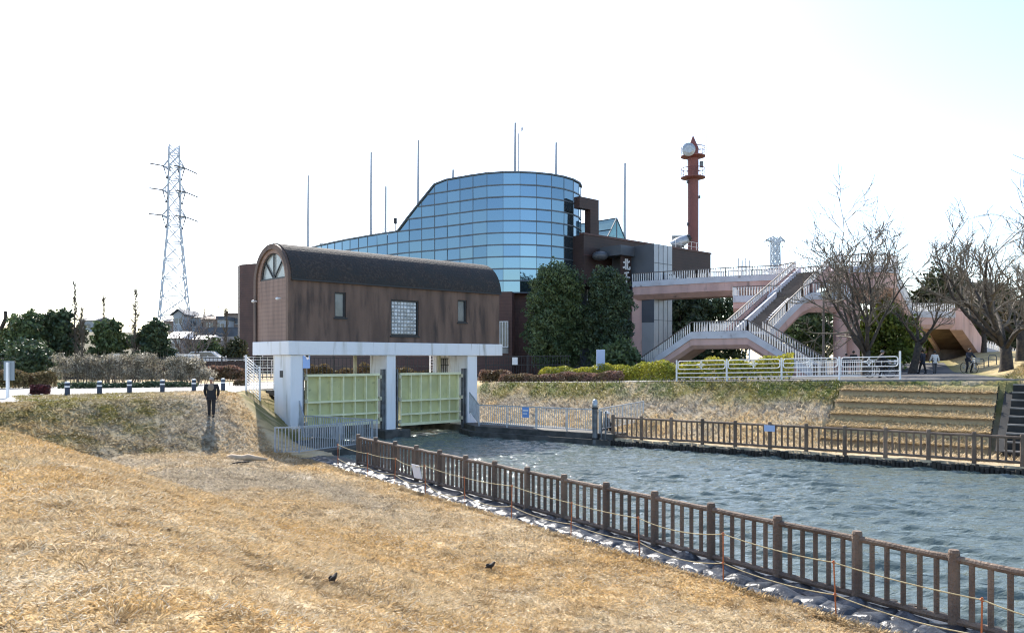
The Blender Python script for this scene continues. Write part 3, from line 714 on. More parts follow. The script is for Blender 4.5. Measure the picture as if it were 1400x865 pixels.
# ------------------------------------------------------------------ imitation-wood fences
def woodfence(name, label, pts, z, cat='fence', panel_rail=.05):
    o = thing(name, label, cat, (*pts[0], z))
    for i, (x, y) in enumerate(pts):
        b = MB(); zz = z+random.uniform(-.015, .015); b.tube([(x, y, z-.35), (x, y, zz+1.06), (x, y, zz+1.10)], [.082, .08, .066], 12); b.build('post', M['wood'], o)
        if i == len(pts)-1: break
        x2, y2 = pts[i+1]; a = Vector((x, y, z)); c = Vector((x2, y2, z)); b = MB()
        n = 6
        tp = [a.lerp(c, k/4)+Vector((0, 0, .97+random.uniform(-.008, .008))) for k in range(5)]; b.tube(tp, [.055, .05, .052, .05, .055], 9)
        bt = [a.lerp(c, k/4)+Vector((0, 0, .09+random.uniform(-.006, .006))) for k in range(5)]; b.tube(bt, .055, 8)
        for k in range(1, n):
            p = a.lerp(c, k/n+random.uniform(-.004, .004)); b.tube([p+Vector((0, 0, .09)), p+Vector((0, 0, .95))], .041, 8)
        b.build('panel', M['wood'], o)
    return o
woodfence('wooden_fence', 'brown imitation-wood fence running along the near edge of the canal into the foreground', [nearp(1.5*k, 0) for k in range(17)], .30)
woodfence('wooden_fence', 'brown imitation-wood fence along the far edge of the canal', [farp(1.5*k, 0) for k in range(14)], .33)
def pilewall(name, label, f, t0, t1, off, top):
    o = thing(name, label, 'retaining wall', (*f(t0, off), 0)); b = MB(); t = t0
    while t < t1:
        x, y = f(t, off+random.uniform(-.03, .03)); b.tube([(x, y, -1.2), (x, y, top+random.uniform(-.10, .07))], .075, 7); t += .155
    b.build('pile', M['pile'], o)
    b = MB(); x0, y0 = f(t0, off+.14); x1, y1 = f(t1, off+.14); b.beam((x0, y0, top-.75), (x1, y1, top-.75), .12, 1.46); b.build('backing_board', M['darkconcrete'], o)
pilewall('pile_wall', 'row of dark wet piles holding the far bank below the fence', farp, -.2, 20, -.42, .24)
pilewall('pile_wall', 'row of dark piles along the near water edge behind the wooden fence', nearp, -1.5, 24, -.62, .20)
fs2 = thing('small_sign', 'small pale sign fixed to the far wooden fence', 'sign', (*farp(7.5, -.1), .9))
b = MB(); x, y = farp(7.3, -.12); x1, y1 = farp(7.75, -.12); b.beam((x, y, 1.18), (x1, y1, 1.18), .02, .26); b.build('sign_board', M['palesign'], fs2)

# ------------------------------------------------------------------ black sacks between the grass and the fence
sb = MB(); sb.add([(*nearp(-3.4, 1.28), .27), (*nearp(-3.4, -.5), .27), (*nearp(24, -.5), .27), (*nearp(24, 1.28), .27)], [(0, 1, 2, 3)])
tag(sb.build('ground_sheet', M['sheet']), kind='structure')
def sack(seed):
    rng = np.random.default_rng(seed); n, m = 11, 9; vs = []; k1, k2 = rng.random(2)*6
    for j in range(m):
        for i in range(n):
            u, v = -1+2*i/(n-1), -1+2*j/(m-1)
            px = u*.285*(1-.08*v*v); py = v*.215*(1-.08*u*u)
            h = max(0, (1-abs(u)**3.2)*(1-abs(v)**3.2))**.55
            z = .072*h*(1+.25*math.sin(3*u+k1)+.2*math.sin(4*v+k2+2*u)+.12*rng.random())
            vs.append((px, py, z))
    fs = [(j*n+i, j*n+i+1, (j+1)*n+i+1, (j+1)*n+i) for j in range(m-1) for i in range(n-1)]
    b = MB(); b.add(vs, fs); return b
protos = []
SL = 'black plastic-wrapped sack lying in the strip between the grass and the near fence'
ang = math.atan2(ND[1], ND[0]); cnt = 0
for r_, aa in enumerate((.16, .56, .97)):
    t = -2.8+.2*r_
    while t < 22.6:
        x, y = nearp(t, aa+random.uniform(-.03, .03))
        if cnt < 5:
            o = sack(cnt).build('sandbag', M['sandbag'], smooth=True); tag(o, SL, 'sandbag', 'black sacks along the fence'); protos.append(o)
        else:
            o = random.choice(protos).copy(); COL.objects.link(o)
        o.location = (x, y, .268); o.rotation_euler = (random.uniform(-.08, .08), random.uniform(-.08, .08), ang+random.uniform(-.16, .16)+(math.pi if random.random() < .5 else 0))
        k = random.uniform(.9, 1.08); o.scale = (k, k, random.uniform(.8, 1.25)); cnt += 1
        t += random.uniform(.46, .51)

# ------------------------------------------------------------------ orange stakes and ropes
su = [462, 502, 539, 582, 636, 699, 780, 875, 989, 1144, 1341, 1600]
sv = [(608), (614), (620), (634), (650), (666), (671), (686), (712), (739), (780), (850)]
def solve_near(u, a_):
    # point on the line of offset a_ that lies under photo column u
    k = (u-UX)/FPX; bx, by = nearp(0, a_)
    t = (k*by-bx)/(ND[0]-k*ND[1]); return bx+ND[0]*t, by+ND[1]*t, t
words = ['first', 'second', 'third', 'fourth', 'fifth', 'sixth', 'seventh', 'eighth', 'ninth', 'tenth', 'eleventh', 'twelfth']
tops = []; lows = []
for i, u in enumerate(su):
    x, y, t = solve_near(u, 1.12); z1 = .27+random.uniform(.80, .9)
    lean = (random.uniform(-.05, .05), random.uniform(-.03, .03))
    o = thing('orange_stake', 'thin rusty orange stake holding the ropes, %s from the gatehouse end' % words[i], 'stake', (x, y, .27), 0, 'orange stakes of the rope barrier')
    b = MB(); b.tube([(x, y, .1), (x+lean[0], y+lean[1], z1+.03)], .011, 6); b.build('shaft', M['orange'], o)
    b = MB()
    for f in (1.0, .46):
        z = .27+(z1-.27)*f; p = Vector((x+lean[0]*f, y+lean[1]*f, z))
        b.tube([p+Vector((.02*math.cos(k*1.05), .02*math.sin(k*1.05), .012*math.sin(k))) for k in range(7)], .010, 5)
    b.build('rope_hook', M['orange'], o)
    tops.append(Vector((x+lean[0], y+lean[1], z1))); lows.append(Vector((x+lean[0]*.46, y+lean[1]*.46, .27+(z1-.27)*.46)))
def rope(name, label, pts, sag):
    q = []
    for i in range(len(pts)-1):
        L = (pts[i+1]-pts[i]).length
        s_ = sag[i % len(sag)]*L
        for k in range(10): p = pts[i].lerp(pts[i+1], k/10); p = p+Vector((0, 0, -s_*4*(k/10)*(1-k/10))); q.append(p)
    q.append(pts[-1]); b = MB(); b.tube(q, .0095, 6); o = b.build(name, M['rope'], smooth=True); return tag(o, label, 'rope', 'ropes strung between the orange stakes')
st_ = Vector((-7.2, 33.6, .95))
rope('barrier_rope', 'pale yellow rope at the top of the orange stakes', [st_]+tops, [.05, .02, .015, .05, .012, .012, .01, .012])
rope('barrier_rope', 'lower pale yellow rope at half height of the orange stakes', [Vector((-7.2, 33.6, .5))]+lows, [.06, .03, .03, .06, .08, .05, .03, .02])
p = (tops[2]*.3+tops[3]*.7)
pl = thing('placard', 'small white placard hanging crooked on the ropes between two orange stakes', 'placard', (p.x, p.y, .6))
b = MB(); b.add([(p.x-.14, p.y+.1, p.z-.02), (p.x+.10, p.y-.06, p.z-.05), (p.x+.18, p.y-.12, p.z-.42), (p.x-.05, p.y+.03, p.z-.40),
                 (p.x-.13, p.y+.12, p.z-.02), (p.x+.11, p.y-.04, p.z-.05), (p.x+.19, p.y-.10, p.z-.42), (p.x-.04, p.y+.05, p.z-.40)],
                [(0,3,2,1),(4,5,6,7),(0,1,5,4),(1,2,6,5),(2,3,7,6),(3,0,4,7)]); b.build('board', M['cloth_white'], pl)

# ------------------------------------------------------------------ visitor centre with the curved glass hall
vc = thing('glass_building', 'large brown tiled building with a curved blue mirror-glass hall rising to a rounded end', 'building', (0, 76, 2.6))
def glassmat():
    m = bpy.data.materials.new('blue_mirror_glass'); m.use_nodes = True; t = m.node_tree; N = t.nodes; L = t.links; b = N['Principled BSDF']
    b.inputs['Metallic'].default_value = .92; b.inputs['Roughness'].default_value = .05
    g = N.new('ShaderNodeNewGeometry'); rp = N.new('ShaderNodeValToRGB'); rp.color_ramp.elements[0].color = (.165, .25, .315, 1); rp.color_ramp.elements[1].color = (.19, .28, .345, 1)
    L.new(g.outputs['Random Per Island'], rp.inputs[0]); L.new(rp.outputs[0], b.inputs['Base Color'])
    return m
M['glass'] = glassmat()
GZ0, GZ1, GZL = 10.0, 20.72, 16.42
rowh = (GZ1-GZ0)/10
cx_, cy_, cr_ = .2, 78.5, 6.5
plan = [Vector((cx_+cr_*math.cos(R(t)), cy_+cr_*math.sin(R(t)))) for t in range(62, -123, -5)]   # round end, from behind on the right to the front
lastp = plan[-1]
ctrl = [Vector((-7.05, 75.7)), Vector((-11.1, 78.3)), Vector((-17.2, 83.8)), Vector((-22.7, 90.2)), Vector((-28.6, 98.2)), Vector((-34.0, 106.5))]
def cat_(p0, p1, p2, p3, t): return .5*((2*p1)+(p2-p0)*t+(2*p0-5*p1+4*p2-p3)*t*t+(3*p1-p0-3*p2+p3)*t**3)
ch = [plan[-2], lastp]+ctrl+[ctrl[-1]*2-ctrl[-2]]
for i in range(1, len(ch)-2):
    for k in range(1, 13): plan.append(cat_(ch[i-1], ch[i], ch[i+1], ch[i+2], k/12))
acc = [0]
for i in range(1, len(plan)): acc.append(acc[-1]+(plan[i]-plan[i-1]).length)
def along(d):
    d = max(0, min(d, acc[-1]-1e-4))
    for i in range(1, len(acc)):
        if acc[i] >= d: return plan[i-1].lerp(plan[i], (d-acc[i-1])/(acc[i]-acc[i-1]))
TOT = acc[-1]
def dist_at(p): return min(range(len(plan)), key=lambda i: (plan[i]-Vector(p)).length)
dS0 = acc[dist_at((-7.05, 75.7))]; dS1 = acc[dist_at((-11.1, 78.3))]
def topz(d): return GZ1 if d <= dS0 else (GZL if d >= dS1 else GZ1+(GZL-GZ1)*(d-dS0)/(dS1-dS0))
PW = 1.5; npan = int(TOT/PW); dl = [TOT*k/npan for k in range(npan+1)]
gb = MB(); hms = [MB() for _ in range(10)]; hm = MB(); vm = MB()
for k in range(npan):
    da, db = dl[k], dl[k+1]; pa, pb = along(da), along(db); dirv = (pb-pa).normalized(); nrm = Vector((-dirv.y, dirv.x)) if False else Vector((dirv.y, -dirv.x))
    # outward normal: away from the hall's inside
    nrm = -nrm if (pa+nrm-Vector((0, 95))).length < (pa-Vector((0, 95))).length else nrm
    n3 = Vector((nrm.x, nrm.y, 0))
    for j in range(10):
        z0 = GZ0+j*rowh; z1 = z0+rowh; ta, tb = topz(da), topz(db)
        if z0 >= max(ta, tb)-.02: continue
        poly = [(0, z0), (1, z0), (1, z1), (0, z1)]; res = []
        for i_ in range(4):
            (f0, h0), (f1, h1) = poly[i_], poly[(i_+1) % 4]; g0, g1 = h0-(ta+(tb-ta)*f0), h1-(ta+(tb-ta)*f1)
            if g0 <= 0: res.append((f0, h0))
            if g0*g1 < 0: r_ = g0/(g0-g1); res.append((f0+(f1-f0)*r_, h0+(h1-h0)*r_))
        if len(res) < 3: continue
        c0_, cf_, ch2 = random.uniform(-.004, .004), random.uniform(-.014, .014), random.uniform(-.018, .018)
        gb.add([Vector((*pa.lerp(pb, f_), h_))+n3*(c0_+cf_*(f_-.5)+ch2*(h_-z0)/rowh) for f_, h_ in res], [tuple(range(len(res)))])
        ff = [f_ for f_, h_ in res if abs(h_-z0) < 1e-6]
        if len(ff) > 1: hms[j].beam(Vector((*pa.lerp(pb, min(ff)), z0))+n3*.03, Vector((*pa.lerp(pb, max(ff)), z0))+n3*.03, .09, .11)
    vm.beam((pa.x+nrm.x*.02, pa.y+nrm.y*.02, GZ0), (pa.x+nrm.x*.02, pa.y+nrm.y*.02, topz(da)), .035)
    gb_top = Vector((pa.x, pa.y, topz(da))); gb_t2 = Vector((pb.x, pb.y, topz(db)))
    hm.beam(gb_top+n3*.05+Vector((0,0,.06)), gb_t2+n3*.05+Vector((0,0,.05)), .20, .13)
gw = gb.build('glass_wall', M['glass'], vc); hm.build('roof_edge', M['mullion'], vc); [h_.build('transom', M['mullion'], vc) for h_ in hms]; vm.build('mullion', M['mullion'], vc)
# roof surfaces behind the glass
rf = MB(); back = [Vector((p.x+10, p.y+14)) for p in plan]
inn = lambda p: p+(Vector((0, 95))-p).normalized()*.5
full = [inn(along(d)) for d in dl if d <= dS0+.1]; rf.prism([(p.x, p.y) for p in full]+[(full[-1].x+6, full[-1].y+10), (6, 92)], GZ1-.5, GZ1-.08)
low = [inn(along(d)) for d in dl if d >= dS1-.1]; rf.prism([(p.x, p.y) for p in low]+[(-22, 116), (6, 95)], GZL-.5, GZL-.06)
sl = [inn(along(d)) for d in dl if dS0-.1 <= d <= dS1+.1]
rf.prism([(p.x, p.y) for p in sl]+[(p.x+8, p.y+12) for p in sl[::-1]], [topz(dS0+(dS1-dS0)*i/(len(sl)-1))-.5 for i in range(len(sl))]+[topz(dS0+(dS1-dS0)*i/(len(sl)-1))-.5 for i in range(len(sl))][::-1], [topz(dS0+(dS1-dS0)*i/(len(sl)-1))-.1 for i in range(len(sl))]+[topz(dS0+(dS1-dS0)*i/(len(sl)-1))-.1 for i in range(len(sl))][::-1])
rf.build('roof', M['greypanel'], vc)
# brick base below the glass
bb = MB()
for k in range(npan):
    pa, pb = along(dl[k]), along(dl[k+1]); d = (pb-pa).normalized(); n_ = Vector((d.y, -d.x)); n_ = -n_ if n_.dot(pa-Vector((0, 95))) < 0 else n_
    ins = .9 if dl[k] < 17 else .12
    a1 = pa-n_*ins; b1 = pb-n_*ins
    bb.add([(a1.x, a1.y, 2), (b1.x, b1.y, 2), (b1.x, b1.y, GZ0), (a1.x, a1.y, GZ0)], [(0, 1, 2, 3)])
    bb.add([(a1.x, a1.y, GZ0-.005), (b1.x, b1.y, GZ0-.005), (pb.x, pb.y, GZ0-.005), (pa.x, pa.y, GZ0-.005)], [(0, 1, 2, 3)])
bb.build('brick_base', M['redbrick'], vc)
b = MB(); b.prism([(-34.0, 106.5), (-36.8, 108), (-24, 124), (-21, 118)], 2, 16.5)
b.prism([(-33.0, 103.6), (-35.6, 105.2), (-36.8, 108), (-33.8, 106.6)], 2, 16.35); b.build('end_wall', M['redbrick'], vc)
# pale brick bay with a barred window, just right of the gatehouse
b = MB(); b.prism([(-2.2, 71.2), (.0, 70.75), (.3, 73.2), (-2.0, 73.6)], 2, 9.99); b.build('window_bay', M['redbrick'], vc)
b = MB(); b.beam((-1.55, 71.02, 4.8), (-.32, 70.77, 4.8), .12, .5); wsill = b.build('sill', M['concrete'], vc)
wg = MB(); wg.beam((-1.55, 71.0, 6.2), (-.35, 70.75, 6.2), .03, 2.2); wn = wg.build('window', M['winglass'], vc)
f = MB()
for k in range(6):
    x = -1.52+1.16*k/5; y = 70.93-.25*k/5; f.beam((x, y, 5.1), (x, y, 7.35), .06)
for z in (5.12, 7.35): f.beam((-1.55, 70.94, z), (-.33, 70.68, z), .07)
f.build('bars', M['white'], wn)
# brick block to the right
W0 = Vector((6.6, 74.0)); WD = Vector((.73, .683)); WN = Vector((-.683, .73))
def wp(t, n): p = W0+WD*t+WN*n; return (p.x, p.y)
b = MB(); b.prism([wp(0, 0), wp(20.8, 0), wp(20.8, 12), wp(0, 12)], 11.0, 15.5); b.prism([wp(6, 1.2), wp(20.8, 1.2), wp(20.8, 12), wp(6, 12)], 2, 10.99)
b.build('brick_block', M['darkbrick'], vc)
b = MB(); b.prism([wp(-.06, -.06), wp(20.9, -.06), wp(20.9, .5), wp(-.06, .5)], 15.502, 15.68); b.prism([wp(-.04, -.05), wp(5.5, -.05), wp(5.5, -.002), wp(-.04, -.002)], 13.6, 13.72); b.build('coping', M['redbrick'], vc)
b = MB(); b.prism([wp(0, 3.5), wp(6, 3.5), wp(6, 4), wp(0, 4)], 2, 10.99); ent = b.build('entrance_wall', M['winglass'], vc)
f = MB()
for t in (.3, 1.3, 2.3, 3.3, 4.4, 5.5): f.beam((*wp(t, 3.45), 7), (*wp(t, 3.45), 10.9), .1)
f.beam((*wp(0, 3.44), 9.4), (*wp(6, 3.44), 9.4), .09)
f.build('frame', M['silver'], ent)
b = MB(); b.prism([wp(-.9, 2.2), wp(-.3, 2.2), wp(-.3, 3), wp(-.9, 3)], 8, 13); b.build('corner_post', M['silver'], vc)
# grey column box and canopy
C0 = Vector((12.9, 73.0))
def cp(t, n): p = C0+WD*t+WN*n; return (p.x, p.y)
b = MB(); b.prism([cp(0, 0), cp(2.74, 0), cp(2.74, 2.7), cp(0, 2.7)], 2, 14.5); col_ = b.build('grey_column', M['silver'], vc)
b = MB()
b.prism([cp(-.03, -.0), cp(-.004, -.0), cp(-.004, 2.7), cp(-.03, 2.7)], 7.4, 14.49); b.build('side_panel', M['greypanel'], col_)
b = MB()
for t in (.68, 1.36, 2.05): b.beam((*cp(t, -.01), 2), (*cp(t, -.01), 14.48), .035)
for z in (5, 7.6, 10.2, 12.8): b.beam((*cp(0, -.012), z), (*cp(2.74, -.012), z), .04)
b.build('panel_joint', M['greypanel'], col_)
b = MB(); b.prism([cp(-2.05, 2.2), cp(-.05, 2.2), cp(-.05, 4.7), cp(-2.05, 4.7)], 13.55, 14.45); cn = b.build('canopy', M['greypanel'], vc)
b = MB(); b.prism([cp(-.04, 2.72), cp(2.7, 2.72), cp(2.7, 4.9), cp(-.04, 4.9)], 2, 14.3); b.build('link_wall', M['greypanel'], vc)
b = MB(); c4_ = cp(-5.0, 3.0); c4_ = cp(-2.6, 4.2); b.ball((c4_[0], c4_[1], 13.56), (.75, .75, .45), 20, 10); b.build('canopy_dome', M['greypanel'], vc, smooth=True)
# white characters on the brown board beside the column
def strokes(base, sz, lst, th=.13):
    b = MB()
    for (x0, y0, x1, y1) in lst: b.beam(base(x0*sz, y0*sz), base(x1*sz, y1*sz), .06, th*sz, up=(0, 0, 1)) if abs(x0-x1) > abs(y0-y1) else b.beam(base(x0*sz, y0*sz), base(x1*sz, y1*sz), th*sz, .06, up=(WN.x, WN.y, 0))
    return b
B1_ = cp(-1.3, 2.6)
b = MB(); b.prism([(B1_[0]-.2*WD.x, B1_[1]-.2*WD.y), (B1_[0]+1.5*WD.x, B1_[1]+1.5*WD.y), (B1_[0]+1.5*WD.x+.1*WN.x, B1_[1]+1.5*WD.y+.1*WN.y), (B1_[0]-.2*WD.x+.1*WN.x, B1_[1]-.2*WD.y+.1*WN.y)], 8.2, 13.54)
board = b.build('sign_board', M['darkbrick'], vc)
def on(zb): return lambda x, y: Vector((B1_[0]+x*WD.x-.05*WN.x, B1_[1]+x*WD.y-.05*WN.y, zb+y))
kita = [(.38,0,.38,1), (.04,.66,.38,.66), (.0,.14,.38,.26), (.62,0,.62,1), (.62,.62,.96,.80), (.62,.07,1,.07), (.97,.07,.97,.30)]
sen = [(.5,0,.5,.95), (0,.5,1,.5), (.2,.86,.85,.97)]
st1 = strokes(on(12.3), 1.0, kita, .15); st1.build('sign_character', M['cloth_white'], board)
strokes(on(11.1), 1.0, sen, .15).build('sign_character', M['cloth_white'], board)
B2_ = wp(13.2, -.12)
def on2(x, y): return Vector((B2_[0]+x*WD.x, B2_[1]+x*WD.y, 11.3+y))
mizu = [(.5,0,.5,1), (.05,.68,.4,.68), (.4,.68,.08,.15), (.95,.85,.6,.6), (.55,.62,1,.1)]
strokes(on2, 1.5, mizu, .14).build('wall_character', M['cloth_white'], vc)
b = MB(); b.beam((*wp(16.2, -.03), 12.0), (*wp(18.6, -.03), 12.0), .04, 1.3); bw = b.build('window', M['palesign'] if False else M['fanglass'], vc)
f = MB(); f.beam((*wp(16.15, -.06), 12.65), (*wp(18.65, -.06), 12.65), .05, .08); f.beam((*wp(16.3, -.06), 12.6), (*wp(17.0, -.06), 11.4), .05, .08); f.beam((*wp(18.5, -.06), 12.6), (*wp(17.9, -.06), 11.4), .05, .08); f.build('frame', M['white'], bw)
# brick portal frame on the roof
b = MB(); b.prism([wp(-.35, .2), wp(2.35, .2), wp(2.35, .9), wp(-.35, .9)], 17.95, 19.0); b.prism([wp(1.15, .2), wp(2.35, .2), wp(2.35, .9), wp(1.15, .9)], 15.69, 17.946); b.build('roof_portal', M['darkbrick'], vc)
# gabled skylight
def sp(t, n, z): return Vector((*wp(t, n), z))
b = MB(); tA, tB = 1.0, 6.4; ap = 18.0
n0, n1 = 6.4, 2.9
E = [sp(5.2, 1.8, 15.6), sp(8.6, 1.8, 15.6), sp(6.9, 1.8, 18.05)]; Bk = [sp(5.2, 9, 15.6), sp(8.6, 9, 15.6), sp(6.9, 9, 18.05)]
b.add(E+Bk, [(0, 1, 2), (0, 2, 5, 3), (1, 4, 5, 2), (3, 5, 4)]); sk = b.build('skylight', M['tealglass'], vc)
f = MB()
for x_, y_ in ((E[0], E[2]), (E[1], E[2]), (E[0], E[1]), (E[2], Bk[2]), ((E[0]+E[1])/2, E[2]), (E[0], Bk[0]), (E[0].lerp(E[2], .5), Bk[0].lerp(Bk[2], .5))): f.beam(x_, y_, .10)
f.build('frame', M['mullion'], sk)
f = MB()
for k in range(15): f.beam(sp(7.2+.95*k, .35, 15.6), sp(7.2+.95*k, .35, 16.6), .035)
for z in (16.1, 16.6): f.beam(sp(7.2, .35, z), sp(20.6, .35, z), .035)
f.build('roof_railing', M['railwhite'], vc)
f = MB()
for k in range(26):
    p = along(dS1+2+k*1.1); f.beam((p.x+1, p.y+1.4, GZL-.1), (p.x+1, p.y+1.4, GZL+.9), .03)
    p2 = along(dS1+2+(k+1)*1.1)
    if k < 25:
        for z in (.5, .9): f.beam((p.x+1, p.y+1.4, GZL+z), (p2.x+1, p2.y+1.4, GZL+z), .025)
f.build('roof_railing', M['railwhite'], vc)
# lightning rods and masts on the roof
for u, vt, vb, D in ((421, 240, 342, 94), (507, 208, 322, 88), (527, 255, 320, 88), (571.5, 192, 285, 84), (619, 232, 246, 82), (704, 168, 238, 80), (760, 195, 238, 80), (854, 223, 330, 82)):
    x = XU(u, D); z0 = 15.5 if u > 830 else (GZ1-.3 if u > 600 else GZL-.3); z1 = ZV(vt, D); b = MB()
    b.tube([(x, D, z0), (x, D, z0+(z1-z0)*.4), (x+.04, D, z1)], [.15, .14, .11], 6); b.build('lightning_rod', M['silver'], vc)
b = MB(); x = XU(708.5, 80); z1 = ZV(184, 80); b.tube([(x, 80, GZ1-.3), (x, 80, z1)], .06, 6); b.ball((x, 80, z1), (.06, .06, .12)); b.beam((x, 80, z1+.1), (x+.35, 80, z1+.4), .03); b.ball((x+.38, 80, z1+.55), (.08, .05, .25)); b.build('weather_vane', M['steel'], vc)
b = MB(); x = XU(541, 84); b.cyl(x, 84, GZL-.2, ZV(303, 84), .05, 8); b.box(x-.18, x+.12, 83.85, 84.15, ZV(306, 84), ZV(298, 84)); b.build('camera_mast', M['black'], vc)
b = MB(); x = XU(446, 90); b.box(x-1.1, x+1.2, 91.5, 93, GZL-.2, GZL+.75); b.build('roof_unit', M['greypanel'], vc)

# ------------------------------------------------------------------ red radio tower and the horn aerial
RX, RY = XU(947.5, 100), 100.0
rt = thing('radio_tower', 'tall faded red radio tower with a pointed top, two ring platforms and a round dish', 'tower', (RX, RY, 2.6))
b = MB(); b.cyl(RX, RY, 2.2, ZV(203, 100), .68, 24); b.build('shaft', M['towerred'], rt)
b = MB(); b.cyl(RX, RY, ZV(203, 100), ZV(185.5, 100), .70, 24, .03); b.build('pointed_cap', M['towerred'], rt)
for vv in (213.5, 242.5):
    z = ZV(vv, 100); b = MB(); b.tube([(RX, RY, z-.3), (RX, RY, z-.12), (RX, RY, z)], [.75, 1.5, 1.5], 28); pfm = b.build('ring_platform', M['towerred'], rt)
    b = MB()
    for k in range(14):
        t = 2*math.pi*k/14; b.beam((RX+1.46*math.cos(t), RY+1.46*math.sin(t), z), (RX+1.46*math.cos(t), RY+1.46*math.sin(t), z+1.05), .035)
    for zz in (.55, 1.05): b.tube([(RX+1.46*math.cos(2*math.pi*k/28), RY+1.46*math.sin(2*math.pi*k/28), z+zz) for k in range(29)], .03 if zz < 1 else .05, 5, False)
    b.build('guard_ring', M['towerred'], pfm)
x, z = XU(941, 98.3), ZV(205, 98.3)
b = MB(); 
for k in range(1): b.tube([(x, 98.3, z), (x, 98.0, z), (x-.02, 97.86, z)], [.80, .80, .45], 28)
b.build('dish', M['galv'], rt)
b = MB(); b.tube([(x, 98.35, z), (RX, RY-.5, z)], .12, 8); b.build('dish_arm', M['steel'], rt)
for dx, vt in ((-1.55, 185), (1.62, 184), (1.2, 205)):
    b = MB(); b.beam((RX+dx, RY-.3, ZV(213, 100)), (RX+dx, RY-.3, ZV(vt, 100)), .04); b.build('whip_aerial', M['silver'], rt)
b = MB(); b.box(RX+.75, RX+1.15, RY-.6, RY-.2, ZV(230, 100), ZV(222, 100)); b.box(RX-.85, RX-.68, RY-.4, RY-.1, ZV(251, 100), ZV(247, 100)); b.box(RX+.68, RX+.84, RY-.4, RY-.1, ZV(272, 100), ZV(268, 100)); b.box(RX-.83, RX-.68, RY-.4, RY-.1, ZV(309, 100), ZV(305, 100)); b.build('junction_box', M['steel'], rt)
ha = thing('horn_aerial', 'white horn-shaped aerial with a dark mouth on the roof below the radio tower', 'aerial', (XU(932, 86), 86, 15.6))
a_ = P(919, 337, 86); c_ = P(941, 325.5, 85.6)
b = MB(); b.tube([a_, a_.lerp(c_, .45), c_], [.55, .62, .40], 16); b.build('horn', M['silver'], ha, smooth=True)
b = MB(); b.tube([c_, c_+(c_-a_)*.16], [.42, .28], 14); b.build('mouth', M['black'], ha)
b = MB(); q_ = P(928, 329, 86.8); b.box(q_.x-.75, q_.x+.6, 86.75, 86.85, q_.z-.7, q_.z+.55); b.build('back_panel', M['concrete'], ha)
b = MB(); m_ = a_.lerp(c_, .6); b.beam(m_, (m_.x-.4, 86, 15.5), .08); b.beam(m_, (m_.x+.4, 86, 15.5), .08); b.beam(m_, (m_.x, 86.6, 15.5), .08); b.build('support', M['steel'], ha)

# ------------------------------------------------------------------ pink footbridge with stairs
fbr = thing('footbridge', 'pink concrete footbridge with white balustrades, branching stairs and an octagonal landing', 'footbridge', (17, 60, 3.1))
def fl_rail(pts, h=.95, step=.21, parts=None, curb=.22):
    rl, bl = MB(), MB()
    for i in range(len(pts)-1):
        a, c = Vector(pts[i]), Vector(pts[i+1]); u = Vector((0, 0, h)); rl.beam(a+u, c+u, .09, .07); rl.beam(a+Vector((0, 0, curb)), c+Vector((0, 0, curb)), .06, .06)
        L = (c-a).length; n = max(2, int(L/step))
        for k in range(n+1): p = a.lerp(c, k/n); bl.beam(p+Vector((0, 0, curb)), p+Vector((0, 0, h-.03)), .085, .06)
    r_ = rl.build('handrail', M['raildark'], fbr); b_ = bl.build('baluster', M['railwhite'], fbr)
def off(pts, wv): return [Vector(p)+Vector(wv) for p in pts]
def deck(pts, wv, rails=(1, 1), band=.52, gird=.75, steps=None, floor=True, inset=.28):
    wv = Vector((*wv, 0)) if len(wv) == 2 else Vector(wv); A = [Vector(p) for p in pts]; Bq = [p+wv for p in A]; un = wv.normalized()
    d = MB(); fa = MB(); gi = MB(); sps = []
    for i in range(len(A)-1):
        a, c, a2, c2 = A[i], A[i+1], Bq[i], Bq[i+1]
        dn = Vector((0, 0, 1))
        for (p, q, s_) in ((a, c, -1), (a2, c2, 1)):
            o1, o2 = p+un*s_*.0, q+un*s_*.0
            t0, b0 = Vector((0, 0, .22)), Vector((0, 0, .22-band))
            fa.add([o1+t0, o2+t0, o2+b0, o1+b0, o1+t0-un*s_*.2, o2+t0-un*s_*.2, o2+b0-un*s_*.2, o1+b0-un*s_*.2], [(0,1,2,3),(5,4,7,6),(4,5,1,0),(3,2,6,7),(0,3,7,4),(1,5,6,2)])
        t0 = Vector((0, 0, .22-band+.02)); b0 = Vector((0, 0, .22-band-gird)); mid = Vector((0, 0, .22-band-gird*.62))
        sec = lambda p, p2: [p+un*.08+t0, p+un*.08+mid, p+un*(.08+inset)+b0, p2-un*(.08+inset)+b0, p2-un*.08+mid, p2-un*.08+t0]
        s1, s2 = sec(a, a2), sec(c, c2); gi.add(s1+s2, [(0,1,2,3,4,5),(11,10,9,8,7,6)]+[(k, 6+k, 6+(k+1)%6, (k+1)%6) for k in range(6)])
        slope = abs(c.z-a.z) > .4
        if slope:
            sp_ = MB(); sps.append(sp_)
            n = max(3, round(abs(c.z-a.z)/.165))
            for k in range(n):
                p, q = a.lerp(c, k/n), a.lerp(c, (k+1)/n); z = max(p.z, q.z)
                p2, q2 = a2.lerp(c2, k/n), a2.lerp(c2, (k+1)/n); i_ = un*.21
                sp_.prism([(v.x, v.y) for v in (p+i_, q+i_, q2-i_, p2-i_)], min(p.z, q.z)-.2, z)
        else:
            i_ = un*.205; d.prism([(v.x, v.y) for v in (a+i_, c+i_, c2-i_, a2-i_)], a.z-.2, a.z-.01)
    if d.v: d.build('deck', M['step'], fbr)
    for sp_ in sps: sp_.build('stair_flight', M['step'], fbr)
    fa.build('fascia', M['fascia'], fbr); gi.build('girder', M['pinkcon'], fbr)
    if rails[0]: fl_rail(off(A, un*.1))
    if rails[1]: fl_rail(off(Bq, -un*.1))
dN = Vector((.73, -.683)); dB = Vector((.683, .73))
